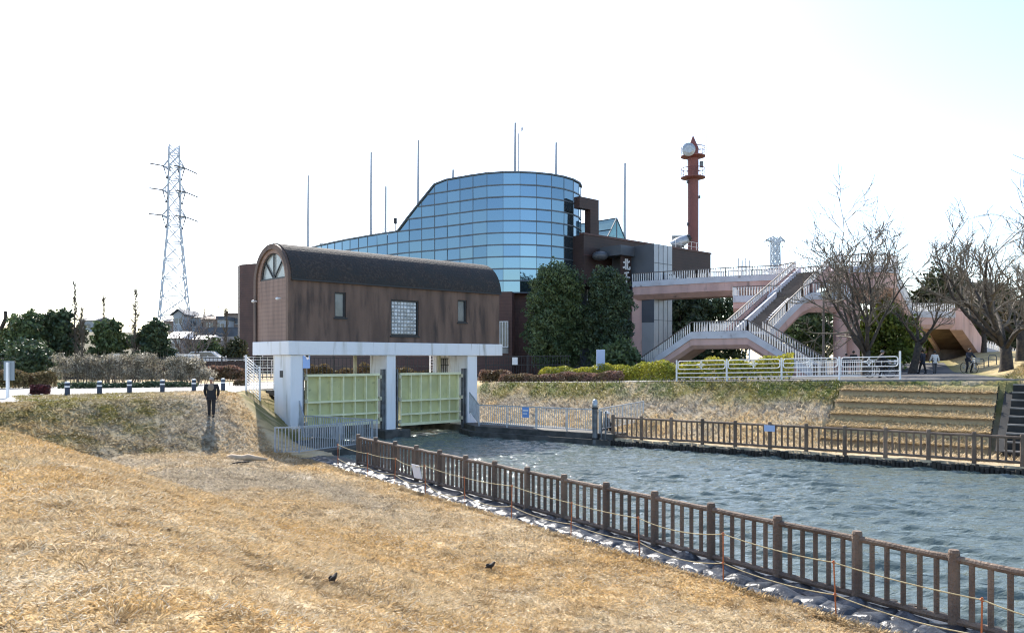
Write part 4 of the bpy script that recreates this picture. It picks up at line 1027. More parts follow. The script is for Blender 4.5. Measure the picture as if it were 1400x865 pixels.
A2 = Vector((16.5, 56.5)); A1 = A2-dN*4.44; LF = A1-dN*4.6; RFt = A2+dN*4.6
zl, zm, zu = 5.85, 8.85, 10.9
low_pts = [(LF.x, LF.y, 3.15), (A1.x, A1.y, zl), (A2.x, A2.y, zl), (RFt.x, RFt.y, 3.15)]
deck(low_pts, dB*2.6, rails=(1, 0))
bk = [Vector((p[0], p[1], p[2]))+Vector((*(dB*2.5), 0)) for p in low_pts]
fl_rail([bk[0], bk[1], bk[1].lerp(bk[2], .3)]); fl_rail([bk[2], bk[3]])
# main flight
FL = Vector((16.1, 60.6, zl)); FR = Vector((18.35, 58.5, zl)); TL = Vector((22.75, 64.5, zu)); TR = Vector((24.4, 62.0, zu))
def ramp(L0, R0, L1, R1, name='stair_flight'):
    b = MB(); n = round((L1.z-L0.z)/.165)
    for k in range(n):
        p, q, p2, q2 = L0.lerp(L1, k/n), L0.lerp(L1, (k+1)/n), R0.lerp(R1, k/n), R0.lerp(R1, (k+1)/n)
        b.prism([(v.x, v.y) for v in (p2, q2, q, p)], p.z-.25, q.z)
    return b.build(name, M['step'], fbr)
ramp(FL, FR, TL, TR)
def parapet(a, c, wv, z_up=.42, z_dn=-.95, m='fascia'):
    a, c = Vector(a), Vector(c); wv = Vector(wv); b = MB()
    b.add([a+Vector((0,0,z_up)), c+Vector((0,0,z_up)), c+Vector((0,0,z_dn)), a+Vector((0,0,z_dn))]+[p+wv for p in (a+Vector((0,0,z_up)), c+Vector((0,0,z_up)), c+Vector((0,0,z_dn)), a+Vector((0,0,z_dn)))],
          [(0,1,2,3),(7,6,5,4),(0,4,5,1),(2,6,7,3),(0,3,7,4),(1,5,6,2)]); return b.build('parapet', M[m], fbr)
nw = Vector((-.5, .865, 0))
parapet(FL+nw*.02, TL+nw*.02, nw*.22, .42, -.9, 'pinkcon'); fl_rail([FL+nw*.12, TL+nw*.12], curb=.45)
# divider wall inside the flight, lower half
mid1 = FL.lerp(FR, .32); mid2 = FL.lerp(TL, .55)+(FR-FL)*.30
parapet(mid1+Vector((0,0,.1)), mid2+Vector((0,0,.1)), nw*.25, .50, -.2)
mid1 = FL.lerp(TL, .52)+(FR-FL)*.16; mid2 = TL+(FR-FL)*.14
parapet(mid1, mid2, nw*.2, .50, -.2)
hm_ = FR.lerp(TR, .585)
parapet(hm_-nw*.02, TR-nw*.02, -nw*.22, .42, -.5, 'pinkcon'); fl_rail([hm_-nw*.12, TR-nw*.12, TR+Vector((1.3, .3, .35))], curb=.45)
# outer curved branch and mid landing on the right
rp = [(FR.x+.3, FR.y-.35, zl), (FR.x+1.9, FR.y+.55, 7.3), (FR.x+3.3, FR.y+1.3, 8.45), (FR.x+4.1, FR.y+1.7, 8.8), (FR.x+5.0, FR.y+2.0, 8.86), (FR.x+7.6, FR.y+2.8, 8.86)]
deck(rp, (-.75, 1.3), rails=(1, 0), gird=.95)
deck([(17.55, 63.9, zm), (20.9, 62.6, zm)], (.9, 2.3), rails=(1, 1), gird=.75)
fl_rail([(17.65, 63.95, zm), (18.5, 66.1, zm)])
# upper deck from the building
ud = [(11.0, 73.6, zu), (13.5, 71.75, zu), (16.0, 70.0, zu), (18.2, 68.7, zu), (20.2, 67.75, zu), (22.2, 67.0, zu)]
deck(ud, (1.65, 2.55), rails=(1, 1), band=.5, gird=1.15, inset=.55)
b = MB(); b.prism([(22.2, 67.0), (22.7, 64.4), (24.4, 62.0), (26.2, 62.6), (27, 66.5), (23.9, 69.6)], zu-.9, zu-.02); b.build('landing', M['pinkcon'], fbr)
fl_rail([(22.2, 67.0, zu), (22.5, 65.8, zu), (22.8, 64.7, zu)]); fl_rail([(23.9, 69.5, zu), (27, 66.4, zu)])
# octagonal landing
OX, OY, OR_ = 28.0, 64.6, 2.75; zo = 11.15
oc = [(OX+OR_*math.cos(R(22.5+45*k)), OY+OR_*math.sin(R(22.5+45*k))) for k in range(8)]
b = MB(); b.prism(oc, zo-.4, zo+.12); b.build('octagon_fascia', M['fascia'], fbr)
oi = [(OX+(OR_-.12)*math.cos(R(22.5+45*k)), OY+(OR_-.12)*math.sin(R(22.5+45*k))) for k in range(8)]
b = MB(); b.prism(oi, zo-1.55, zo-.404)
tap = [(OX+1.0*math.cos(R(22.5+45*k)), OY+1.0*math.sin(R(22.5+45*k))) for k in range(8)]
b.add([(p[0], p[1], zo-1.56) for p in oi]+[(p[0], p[1], zo-2.6) for p in tap], [(k, 8+k, 8+(k+1)%8, (k+1)%8) for k in range(8)]+[tuple(range(8, 16))])
b.build('octagon_girder', M['pinkcon'], fbr, fix=True)
oc3 = [Vector((OX+(OR_-.1)*math.cos(R(22.5+45*k)), OY+(OR_-.1)*math.sin(R(22.5+45*k)), zo)) for k in range(8)]
fl_rail([oc3[4], oc3[5], oc3[6], oc3[7]], h=1.0); fl_rail([oc3[0], oc3[1], oc3[2]], h=1.0)
# second stair to the right with its landing
deck([(30.2, 63.9, zo-.1), (34.2, 68.6, 7.9), (38.2, 69.3, 7.9)], (-1.6, 1.9), rails=(1, 1), gird=.95)
# last wide flight, going away, its brown underside visible
F1, F2, F3, F4 = Vector((35.9, 70.8, 7.7)), Vector((38.2, 70.2, 7.7)), Vector((40.7, 77.0, 5.3)), Vector((43.5, 76.4, 5.3))
ramp(F3+Vector((0,0,.1)), F4+Vector((0,0,.1)), F1+Vector((0,0,.1)), F2+Vector((0,0,.1)))
b = MB(); dz = Vector((0, 0, -.28)); b.add([F1+dz, F2+dz, F4+dz, F3+dz, F1+dz*1.5, F2+dz*1.5, F4+dz*1.5, F3+dz*1.5], [(0,1,2,3),(7,6,5,4),(0,4,5,1),(1,5,6,2),(2,6,7,3),(3,7,4,0)]); b.build('soffit', M['soffit'], fbr)
for p, q in ((F1, F3), (F2, F4)):
    parapet(p, q, Vector((.32 if p is F1 else 1.1, 0, 0)), .55 if p is F1 else .8, -.75 if p is F1 else -1.1, 'pinkcon'); fl_rail([p+Vector((.16, 0, 0)), q+Vector((.16, 0, 0))], curb=.5)
b = MB(); b.prism([(39.8, 76.8), (44.4, 76.2), (44.7, 79), (40.2, 79.6)], 2.9, 5.2); b.build('foot_landing', M['step'], fbr)
deck([(44.2, 76.6, 5.2), (48.9, 75.0, 3.55)], (.5, 1.9), rails=(1, 1), gird=.9)
deck([(39.9, 77.2, 5.2), (35.4, 76.2, 3.5)], (-.3, 1.9), rails=(1, 1), gird=.6)
# columns
def column(x, y, z1, r, z0=2.2):
    b = MB(); b.tube([(x, y, z0), (x, y, z1-.25), (x, y, z1)], [r, r, r*1.25], 20); b.build('column', M['pinkcon'], fbr, smooth=False)
b = MB(); b.box(11.05, 11.95, 74.0, 75.0, 2, 9.75); b.build('column', M['pinkcon'], fbr, bevel=.03)
column(27.2, 64.3, 9.2, .55); column(25.1, 61.6, 8.1, .48); column(35.2, 69.8, 6.9, .42)

# ------------------------------------------------------------------ white guard fence with star panels
def line_far(u, c):
    k = (u-UX)/FPX; bx, by = farp(0, c); tf = (k*by-bx)/(FD[0]-k*FD[1]); return farp(tf, c)
gpts = [line_far(u, 6.75) for u in (925, 993.5, 1068.5, 1147.5, 1230.5)]
gp3 = [Vector((x, y, zg(x, y)+.03)) for x, y in gpts]
gf = thing('guard_fence', 'white tubular guard fence with a star in each panel beside the asphalt plaza', 'fence', gp3[0])
for i, p in enumerate(gp3):
    b = MB(); b.tube([p-Vector((0,0,.1)), p+Vector((0,0,1.16 if i < 4 else 1.35))], .045, 10); b.build('post', M['white'], gf)
for i in range(4):
    a, c = gp3[i], gp3[i+1]; d = (c-a).normalized(); a_, c_ = a+d*.09, c-d*.09; L = (c_-a_).length; b = MB(); up = Vector((0, 0, 1))
    e = Vector((d.x, d.y, 0)).normalized()
    def pt(x, z): return a_+d*x+up*z
    r_ = .12; z0, z1 = .66, 1.10
    loop = []
    for cx, cz, t0 in ((L-r_, z1-r_, 90), (L-r_, z0+r_, 0), (r_, z0+r_, -90), (r_, z1-r_, -180)):
        for k in range(5):
            t = R(t0-k*22.5); loop.append(pt(cx+r_*math.cos(t), cz+r_*math.sin(t)))
    loop.append(loop[0]); b.tube(loop, .024, 8, False)
    zc = (z0+z1)/2; s_ = .30
    b.tube([pt(.03, zc), pt(L/2-s_, zc)], .018, 6); b.tube([pt(L/2+s_, zc), pt(L-.03, zc)], .018, 6)
    star = [pt(L/2-s_, zc), pt(L/2-.07, zc+.05), pt(L/2, z1-.02), pt(L/2+.07, zc+.05), pt(L/2+s_, zc), pt(L/2+.07, zc-.05), pt(L/2, z0+.02), pt(L/2-.07, zc-.05)]
    b.tube(star+[star[0]], .018, 6, False); b.tube([pt(L/2, z0+.03), pt(L/2, z1-.03)], .013, 6); b.tube([pt(L/2-s_+.03, zc), pt(L/2+s_-.03, zc)], .013, 6)
    for z in (.22, .44): b.tube([a+up*z, c+up*z], .022, 8)
    b.build('star_panel', M['white'], gf)
# low balustrade fence further back on the plaza
lf = [P(1090, 504, 50), P(1150, 504, 50.5), P(1205, 504, 51.5)]
lf = [Vector((p.x, p.y, zg(p.x, p.y))) for p in lf]
railing('low_railing', 'low pale railing with a dark top rail between the guard fence and the footbridge', lf, h=1.05, step=.17, mat_=M['railwhite'], rail=.06, post=.06)
# dark street lamp
x, y = XU(1126, 52), 52.0; zb = zg(x, y)
lp = thing('street_lamp', 'slim dark brown street lamp with a square pale lantern in front of the footbridge', 'street lamp', (x, y, zb))
b = MB(); b.tube([(x, y, zb), (x, y, 8.1)], [.09, .06], 10); b.build('pole', M['raildark'], lp)
b = MB(); b.prism([(x-.1, y-.15), (x+.5, y-.15), (x+.5, y+.15), (x-.1, y+.15)], 8.1, 8.4); lh = b.build('lantern', M['lampglass'], lp)
b = MB(); b.box(x-.14, x+.54, y-.19, y+.19, 8.4, 8.46); b.build('lid', M['raildark'], lh)

# ------------------------------------------------------------------ bollards, signs, fences on the left
names = ['leftmost of the row', 'second from the left', 'third from the left', 'fourth from the left', 'just left of the man', 'rightmost, beside the white mesh panel']
for i, (u, D) in enumerate(((92, 34.3), (136, 35.4), (177, 36.4), (222, 37.6), (265, 38.8), (305, 40.0))):
    x = XU(u, D); z = zg(x, D)+.02
    o = thing('bollard', 'dark navy bollard with pale bands on the pale path, %s' % names[i], 'bollard', (x, D, z), 0, 'bollards along the pale path')
    b = MB(); b.cyl(x, D, z, z+.36, .105, 14); b.cyl(x, D, z+.42, z+.53, .105, 14); b.build('body', M['navy'], o)
    b = MB(); b.cyl(x, D, z+.36, z+.42, .108, 14); b.build('band', M['white'], o)
    b = MB(); b.tube([(x, D, z+.53), (x, D, z+.58), (x, D, z+.61)], [.108, .10, .05], 14); b.build('cap', M['galv'], o)
x, y = XU(10.5, 32.5), 32.5; z = zg(x, y)
o = thing('notice_board', 'grey back of a small notice board on a white post at far left', 'sign', (x, y, z))
b = MB(); b.box(x-.045, x+.045, y-.05, y+.05, z, z+1.45); b.build('post', M['white'], o)
b = MB(); b.box(x-.2, x+.22, y+.06, y+.10, z+.72, z+1.50); b.build('board', M['signgrey'], o)
def meshpanel(mb, a, c, h, nh=12, nv=4):
    a, c = Vector(a), Vector(c)
    for k in range(nh+1): z = Vector((0, 0, .12+(h-.15)*k/nh)); mb.beam(a+z, c+z, .022)
    for k in range(nv+1): p = a.lerp(c, k/nv); mb.beam(p+Vector((0, 0, .1)), p+Vector((0, 0, h)), .014)
g1, g2, g0 = Vector((-13.35, 40.4, zg(-13.35, 40.4))), Vector((-12.35, 39.4, 1.80)), Vector((*gp(0, 2.6), zg(*gp(0, 2.6))+.4))
g1.z = 2.36
o = thing('mesh_fence', 'white wire mesh fence panels closing the gap beside the left gatehouse pier', 'fence', g1)
b = MB(); meshpanel(b, g1, g2, 1.85); b.build('mesh_panel', M['white'], o)
b = MB(); g3 = g1+Vector((1.15, .9, 0)); meshpanel(b, g1, g3, 1.85); b.build('mesh_panel', M['white'], o)
for p in (g1, g2, g3):
    b = MB(); b.beam(p-Vector((0,0,.2)), p+Vector((0,0,1.92)), .08); b.build('post', M['white'], o)
g4, g5 = Vector((XU(588, 52), 52, 2.5)), Vector((XU(611, 52.5), 52.5, 2.5))
o = thing('mesh_fence', 'white mesh fence panel seen above the right sluice gate', 'fence', g4)
b = MB(); meshpanel(b, g4, g5, 1.95, 10, 8); b.build('mesh_panel', M['white'], o)
for p in (g4, g5):
    b = MB(); b.beam(p, p+Vector((0,0,2.0)), .10); b.build('post', M['white'], o)
def barfence(label, pts, h, step=.30):
    o = thing('bar_fence', label, 'fence', pts[0]); bl = MB()
    for i in range(len(pts)-1):
        a, c = Vector(pts[i]), Vector(pts[i+1]); L = (c-a).length
        for z in (.25, h*.6, h-.05): bl.beam(a+Vector((0,0,z)), c+Vector((0,0,z)), .06)
        n = int(L/step)
        for k in range(n): p = a.lerp(c, k/n); bl.beam(p+Vector((0,0,.1)), p+Vector((0,0,h)), .035)
        n = max(1, round(L/3))
        for k in range(n): p = a.lerp(c, k/n); b = MB(); b.beam(p, p+Vector((0,0,h+.08)), .09); b.build('post', M['black'], o)
    bl.build('bars', M['black'], o); return o
barfence('long black bar fence behind the silvery shrubs and the gatehouse', [(-46, 60, 2.45), (-22, 61, 2.45), (-2.5, 62.5, 2.45)], 1.75)
barfence('black bar fence in front of the glass building beside the big evergreens', [(-2.0, 62, 2.55), (4.4, 60, 2.6)], 1.75, .2)
b = MB(); o = thing('dark_wall', 'dark brown wall behind the long black bar fence on the left', 'wall', (-34, 64, 2.4)); b.prism([(-60, 62.5), (-21, 63.4), (-21, 63.7), (-60, 62.8)], 2.2, 3.9); b.build('panel', M['darkbrick'], o)
o = thing('white_railing', 'white rail fence beside the parked white car', 'railing', (-27, 66, 2.5)); b = MB()
for k in range(9): x = XU(284, 66)+k*.75; b.beam((x, 66, 2.4), (x, 66, 4.35 if k % 2 == 0 else 4.0), .07)
for z in (3.35, 4.0): b.beam((XU(284, 66), 66, z), (XU(284, 66)+6, 66, z), .07)
b.build('rail', M['railwhite'], o)
for u, v, D, w_, h_, lab in ((157, 493, 56, .75, .95, 'small white notice plate standing behind the silvery shrubs'), (258, 490, 58, 1.6, .65, 'wide pale notice plate above the right end of the silvery shrubs'), (434, 480, 55, .0, .0, '')):
    if not lab: continue
    p = P(u, v, D); o = thing('notice_plate', lab, 'sign', (p.x, D, 2.5)); b = MB(); b.box(p.x-w_/2, p.x+w_/2, D-.02, D+.02, p.z-h_/2, p.z+h_/2); pb_ = b.build('plate', M['white'], o)
    b = MB()
    for k in range(3): b.box(p.x-w_*.38, p.x+w_*(.35-.12*k), D-.032, D-.022, p.z+h_*(.22-.22*k)-.04, p.z+h_*(.22-.22*k)+.04)
    b.build('lettering', M['signgrey'], pb_)
    b = MB(); b.beam((p.x, D+.05, 2.4), (p.x, D+.05, p.z), .06); b.build('post', M['steel'], o)
p = P(419, 493, 50); o = thing('blue_sign', 'tall blue and white sign plate seen between the left pier and the first gate', 'sign', (p.x, 50, 2.5))
b = MB(); b.box(p.x-.22, p.x+.22, 49.97, 50.0, 3.5, 5.0); b.build('plate', M['bluesign'], o)
b = MB(); b.beam((p.x-.12, 49.95, 4.75), (p.x+.12, 49.95, 4.05), .02, .16); b.beam((p.x-.10, 49.95, 4.3), (p.x+.14, 49.95, 4.25), .02, .14); b.build('arrow', M['cloth_white'], o)
b = MB(); b.beam((p.x, 50.05, 2.4), (p.x, 50.05, 5), .07); b.build('post', M['steel'], o)
x, y = XU(821, 50.5), 50.5; z = zg(x, y)
o = thing('sign_pillar', 'pale blue sign pillar behind the hedge in front of the dark evergreens', 'sign', (x, y, z))
b = MB(); b.box(x-.25, x+.27, y-.10, y+.10, z+.1, z+1.98); b.build('panel', M['palesign'], o, bevel=.02)
b = MB(); b.box(x-.33, x+.35, y-.13, y+.13, z, z+.72); b.build('base', M['concrete'], o)
p = P(704, 492, 59.5); o = thing('notice_plate', 'small white notice plate on the black fence in front of the glass building', 'sign', (p.x, 59.5, 2.6))
b = MB(); b.box(p.x-.2, p.x+.2, 59.85, 59.9, p.z-.35, p.z+.2); b.build('plate', M['white'], o)

# ------------------------------------------------------------------ plants
def leafcloud(name, blobs, n, size, m, parent=None, seed=0, fill=.35, gap=.0):
    # leaf-sized quads spread through noisy blobs (x, y, z, rx, ry, rz)
    rng = np.random.default_rng(seed); out = []
    vol = np.array([b[3]*b[4]+b[3]*b[5]+b[4]*b[5] for b in blobs]); cnt = (n*vol/vol.sum()).astype(int)
    for (x, y, z, rx, ry, rz), k in zip(blobs, cnt):
        d = rng.normal(size=(k, 3)); d /= np.linalg.norm(d, axis=1)[:, None]
        ph = rng.random(3)*9
        lump = .82+.22*np.sin(d[:, 0]*4.3+ph[0])*np.sin(d[:, 1]*4.1+ph[1])+.18*np.sin(d[:, 2]*6+ph[2]+d[:, 0]*5)
        r = (fill+(1-fill)*rng.random(k)**.35)*lump
        c = d*r[:, None]*np.array([rx, ry, rz])+np.array([x, y, z])
        if gap > 0:
            keep = np.sin(c[:, 0]*2.6+ph[0])*np.sin(c[:, 1]*2.3+ph[1])*np.sin(c[:, 2]*2.9+ph[2]) < .75-gap; c = c[keep]
        out.append(c)
    c = np.concatenate(out); k = len(c)
    t1 = rng.normal(size=(k, 3)); t1 /= np.linalg.norm(t1, axis=1)[:, None]; t2 = np.cross(t1, rng.normal(size=(k, 3))); t2 /= np.linalg.norm(t2, axis=1)[:, None]
    s = size*(.6+.8*rng.random((k, 1))); V = np.stack([c-t1*s, c-t2*s*.5, c+t1*s, c+t2*s*.5], 1).reshape(-1, 3)
    if parent is not None:
        im = np.array(wmat(parent).inverted()); V = V @ im[:3, :3].T + im[:3, 3]
    return npmesh(name, V, np.arange(k*4).reshape(k, 4), m, parent)
def evergreen(label, x, y, h, w_, m, n=9000, size=.20, seed=1, trunk=.18, nb=14, shape='round', z0=None, name='evergreen_tree', gap=.1):
    zb = zg(x, y) if z0 is None else z0; o = thing(name, label, 'tree', (x, y, zb)); rng = random.Random(seed)
    b = MB(); b.tube([(x, y, zb-.2), (x+.05, y, zb+h*.45), (x, y+.05, zb+h*.85)], [trunk, trunk*.7, trunk*.2], 8)
    for k in range(5):
        t = rng.random()*6.28; z = zb+h*(.2+.12*k); b.tube([(x, y, z), (x+w_*.3*math.cos(t), y+w_*.3*math.sin(t), z+h*.12)], [trunk*.4, trunk*.12], 5)
    b.build('trunk', M['bark'], o)
    bl = []
    for k in range(nb):
        f = (k+.5)/nb; t = k*2.4+rng.random(); 
        if shape == 'round': rr = w_*.5*math.sqrt(max(0, 1-(1.85*f-.85)**2))
        else: rr = w_*.5*(1-f*.85)
        ro = rr*rng.uniform(.45, .75); s_ = w_*rng.uniform(.20, .30)*(1 if shape == 'round' else (1.15-f*.6))
        bl.append((x+ro*math.cos(t), y+ro*math.sin(t), zb+h*(.14+.76*f), s_, s_, s_*rng.uniform(.75, 1.05)))
    leafcloud('crown', bl, n, size, m, o, seed, gap=gap); return o
# left row beyond the fence
evergreen('rounded dark evergreen tree at the far left behind the fence', XU(33, 66), 66, 5.4, 3.9, M['leafdark'], 9000, .17, 3)
evergreen('tallest dark evergreen of the left row, ragged top', XU(82, 68), 68, 6.0, 3.6, M['leafdark2'], 9000, .17, 4)
evergreen('rounded dark evergreen standing alone in the middle of the left row', XU(149, 67), 67, 4.9, 3.4, M['leafdark'], 9000, .17, 5)
evergreen('dark evergreen at the right end of the left row, below the pylon', XU(209, 67), 67, 4.7, 3.2, M['leafdark2'], 8000, .17, 6)
evergreen('small dark evergreen bush in front of the distant houses', XU(283, 72), 72, 3.3, 3.4, M['leafdark'], 4500, .15, 7)
evergreen('small evergreen bush tucked against the end wall of the brown building', XU(322, 72), 72, 3.4, 2.4, M['leafpine'], 3000, .15, 8)
evergreen('low dark bush left of the silvery shrubs', XU(42, 54), 54, 2.7, 3.6, M['leafdark2'], 4500, .12, 9)
# in front of the glass building
evergreen('large dark evergreen tree in front of the glass hall, left one of the pair', XU(761, 66), 66, 9.4, 5.5, M['leafdark'], 46000, .115, 11, .3, 44)
evergreen('large dark evergreen tree beside the brown entrance, right one of the pair', XU(830, 65), 65, 9.0, 4.3, M['leafdark2'], 34000, .115, 12, .3, 34)
evergreen('dark evergreen bush below the sign pillar and the big trees', XU(845, 61), 61, 2.6, 4.4, M['leafdark'], 5000, .15, 13)
evergreen('dark leafy tree in the shade under the upper footbridge deck', XU(930, 79), 79, 8.4, 7.5, M['leafdark2'], 10000, .2, 14)
evergreen('dark leafy tree behind the footbridge stairs, under the mid landing', XU(982, 80), 80, 8.4, 7.0, M['leafdark'], 9000, .2, 15)
evergreen('dark round tree seen under the curved stair branch', XU(1108, 82), 82, 6.2, 6.0, M['leafdark'], 8000, .2, 16)
evergreen('bright yellow-green tree behind the first cherry trunk', XU(1207, 66), 66, 5.0, 5.6, M['leafyellow'], 12000, .17, 17)
evergreen('small yellow-green bush left of the wide stair', XU(1258, 78), 78, 5.4, 3.4, M['leafyellow'], 5000, .17, 18)
evergreen('tall olive evergreen crown rising behind the second stair landing', XU(1288, 92), 92, 9.8, 8.0, M['leafpine'], 15000, .24, 19, .3, 20)
evergreen('broad olive evergreen at the far right behind the cherry trees', XU(1345, 88), 88, 7.6, 9.0, M['leafpine'], 13000, .24, 20, .3, 20)
evergreen('dark evergreen behind the right-hand cherry trees at the frame edge', XU(1405, 96), 96, 6.0, 7.0, M['leafdark'], 9000, .24, 21)
# hedges and shrubs
def hedge(name, label, pts, h, w_, m, n, size, seed, cat='hedge', z0=0, hvar=.12):
    rng = np.random.default_rng(seed); pts = [Vector((*p, 0)) for p in pts]; seg = [(pts[i+1]-pts[i]).length for i in range(len(pts)-1)]; tot = sum(seg)
    d = rng.random(n)*tot; c = np.zeros((n, 3))
    for k in range(n):
        i = 0; dd = d[k]
        while i < len(seg)-1 and dd > seg[i]: dd -= seg[i]; i += 1
        p = pts[i].lerp(pts[i+1], dd/seg[i]); t = (pts[i+1]-pts[i]).normalized(); o_ = (rng.random()-.5)*w_
        hh = (h if not hasattr(h, '__len__') else h[0]+(h[1]-h[0])*d[k]/tot)*(1+hvar*math.sin(d[k]*1.7)+hvar*.6*math.sin(d[k]*4.3+1))
        top = hh*math.sqrt(max(.05, 1-(2*o_/w_)**4)); c[k] = (p.x-t.y*o_, p.y+t.x*o_, top*(rng.random()**.45))
    c[:, 2] += zfun(c[:, 0], c[:, 1])
    o = thing(name, label, cat, (pts[0].x, pts[0].y, zg(pts[0].x, pts[0].y)))
    t1 = rng.normal(size=(n, 3)); t1 /= np.linalg.norm(t1, axis=1)[:, None]; t2 = np.cross(t1, rng.normal(size=(n, 3))); t2 /= np.linalg.norm(t2, axis=1)[:, None]
    s = size*(.6+.8*rng.random((n, 1))); V = np.stack([c-t1*s, c-t2*s*.6, c+t1*s, c+t2*s*.6], 1).reshape(-1, 3)-np.array(o.location)
    npmesh('foliage', V, np.arange(n*4).reshape(n, 4), m, o)
    b = MB()
    for k in range(int(tot/.35)):
        dd = k*.35; i = 0
        while i < len(seg)-1 and dd > seg[i]: dd -= seg[i]; i += 1
        p = pts[i].lerp(pts[i+1], dd/seg[i]); x = p.x+rng.normal()*.12; y = p.y+rng.normal()*.12; z = zg(x, y); b.tube([(x, y, z-.1), (x+rng.normal()*.15, y, z+(h if not hasattr(h, '__len__') else h[0])*.8)], [.025, .008], 4)
    b.build('stem', M['twig'], o); return o
hedge('red_hedge', 'low reddish clipped hedge along the promenade, turning yellow-green at its right end', [(XU(688, 52), 52), (XU(770, 50), 50), (XU(848, 47.8), 47.8)], (.48, .62), 1.3, M['hedgered'], 9000, .07, 31)
hedge('yellow_hedge', 'bright yellow-green clipped hedge behind the white guard fence', [(XU(745, 53.5), 53.5), (XU(820, 50.8), 50.8), (XU(900, 48.0), 48.0), (XU(980, 46.0), 46.0), (XU(1085, 44.5), 44.5)], (.85, 1.30), 1.7, M['hedgeyellow'], 16000, .075, 32)
hedge('red_hedge', 'short dark reddish hedge just right of the gatehouse', [(XU(658, 55), 55), (XU(698, 54.5), 54.5)], .75, 1.4, M['hedgered'], 3500, .075, 33)
hedge('tan_hedge', 'low tan-topped hedge at the far left behind the notice board', [(XU(-30, 42), 42), (XU(40, 43), 43), (XU(72, 44), 44)], .95, 1.3, M['hedgetan'], 8000, .06, 34)
hedge('red_shrub', 'small dark red clipped shrub on the pale path near the first bollard', [(XU(42, 35.4), 35.4), (XU(68, 35.7), 35.7)], .40, .75, M['redleaf'], 2600, .045, 35, 'shrub')
hedge('low_hedge', 'dark low strip of ground hedge along the back edge of the pale path', [(XU(80, 42.5), 42.5), (XU(270, 45), 45)], .30, .8, M['leafdark2'], 6000, .06, 36)
hedge('azalea_bed', 'rusty azalea bed behind the mesh fence left of the gatehouse', [(XU(288, 58), 58), (XU(338, 58), 58)], 1.0, 1.6, M['hedgered'], 4000, .08, 37)
hedge('azalea_bed', 'rusty azalea bed seen above the first sluice gate', [(XU(418, 63.5), 63.5), (XU(520, 64), 64)], .95, 1.8, M['hedgetan'], 6500, .08, 38, hvar=.25)
hedge('azalea_bed', 'rusty azalea bed seen above the second sluice gate', [(XU(530, 64), 64), (XU(640, 64), 64)], .75, 1.8, M['hedgetan'], 5000, .08, 39, hvar=.2)
hedge('low_shrub', 'low brownish shrub on the pale path behind the man', [(XU(322, 47), 47), (XU(338, 47), 47)], .35, .9, M['hedgered'], 900, .06, 40, 'shrub')
rng_ = random.Random(5)
lab6 = ['leftmost clump of the silvery-leaved shrub row', 'second silvery shrub clump from the left', 'third silvery shrub clump from the left', 'third silvery shrub clump from the right', 'second silvery shrub clump from the right', 'rightmost clump of the silvery-leaved shrub row']
for i, u in enumerate((95, 130, 165, 200, 236, 270)):
    D = 47+.25*i; x = XU(u, D); zb = zg(x, D); o = thing('silver_shrub', lab6[i], 'shrub', (x, D, zb), 0, 'silvery shrubs behind the bollards')
    b = MB()
    for k in range(26):
        px, py = x+rng_.uniform(-.85, .85), D+rng_.uniform(-.5, .5); qx, qy = px+rng_.uniform(-.35, .35), py+rng_.uniform(-.3, .3)
        b.tube([(px, py, zb-.05), ((px+qx)/2, (py+qy)/2, zb+.8), (qx, qy, zb+rng_.uniform(1.5, 2.2))], [.022, .014, .005], 4)
    b.build('stem', M['twig'], o)
    leafcloud('foliage', [(x+rng_.uniform(-.8, .8), D+rng_.uniform(-.3, .3), zb+rng_.uniform(.55, 1.65), .55, .55, .45) for k in range(13)], 4300, .055, M['silverleaf'], o, 50+i, fill=.1)

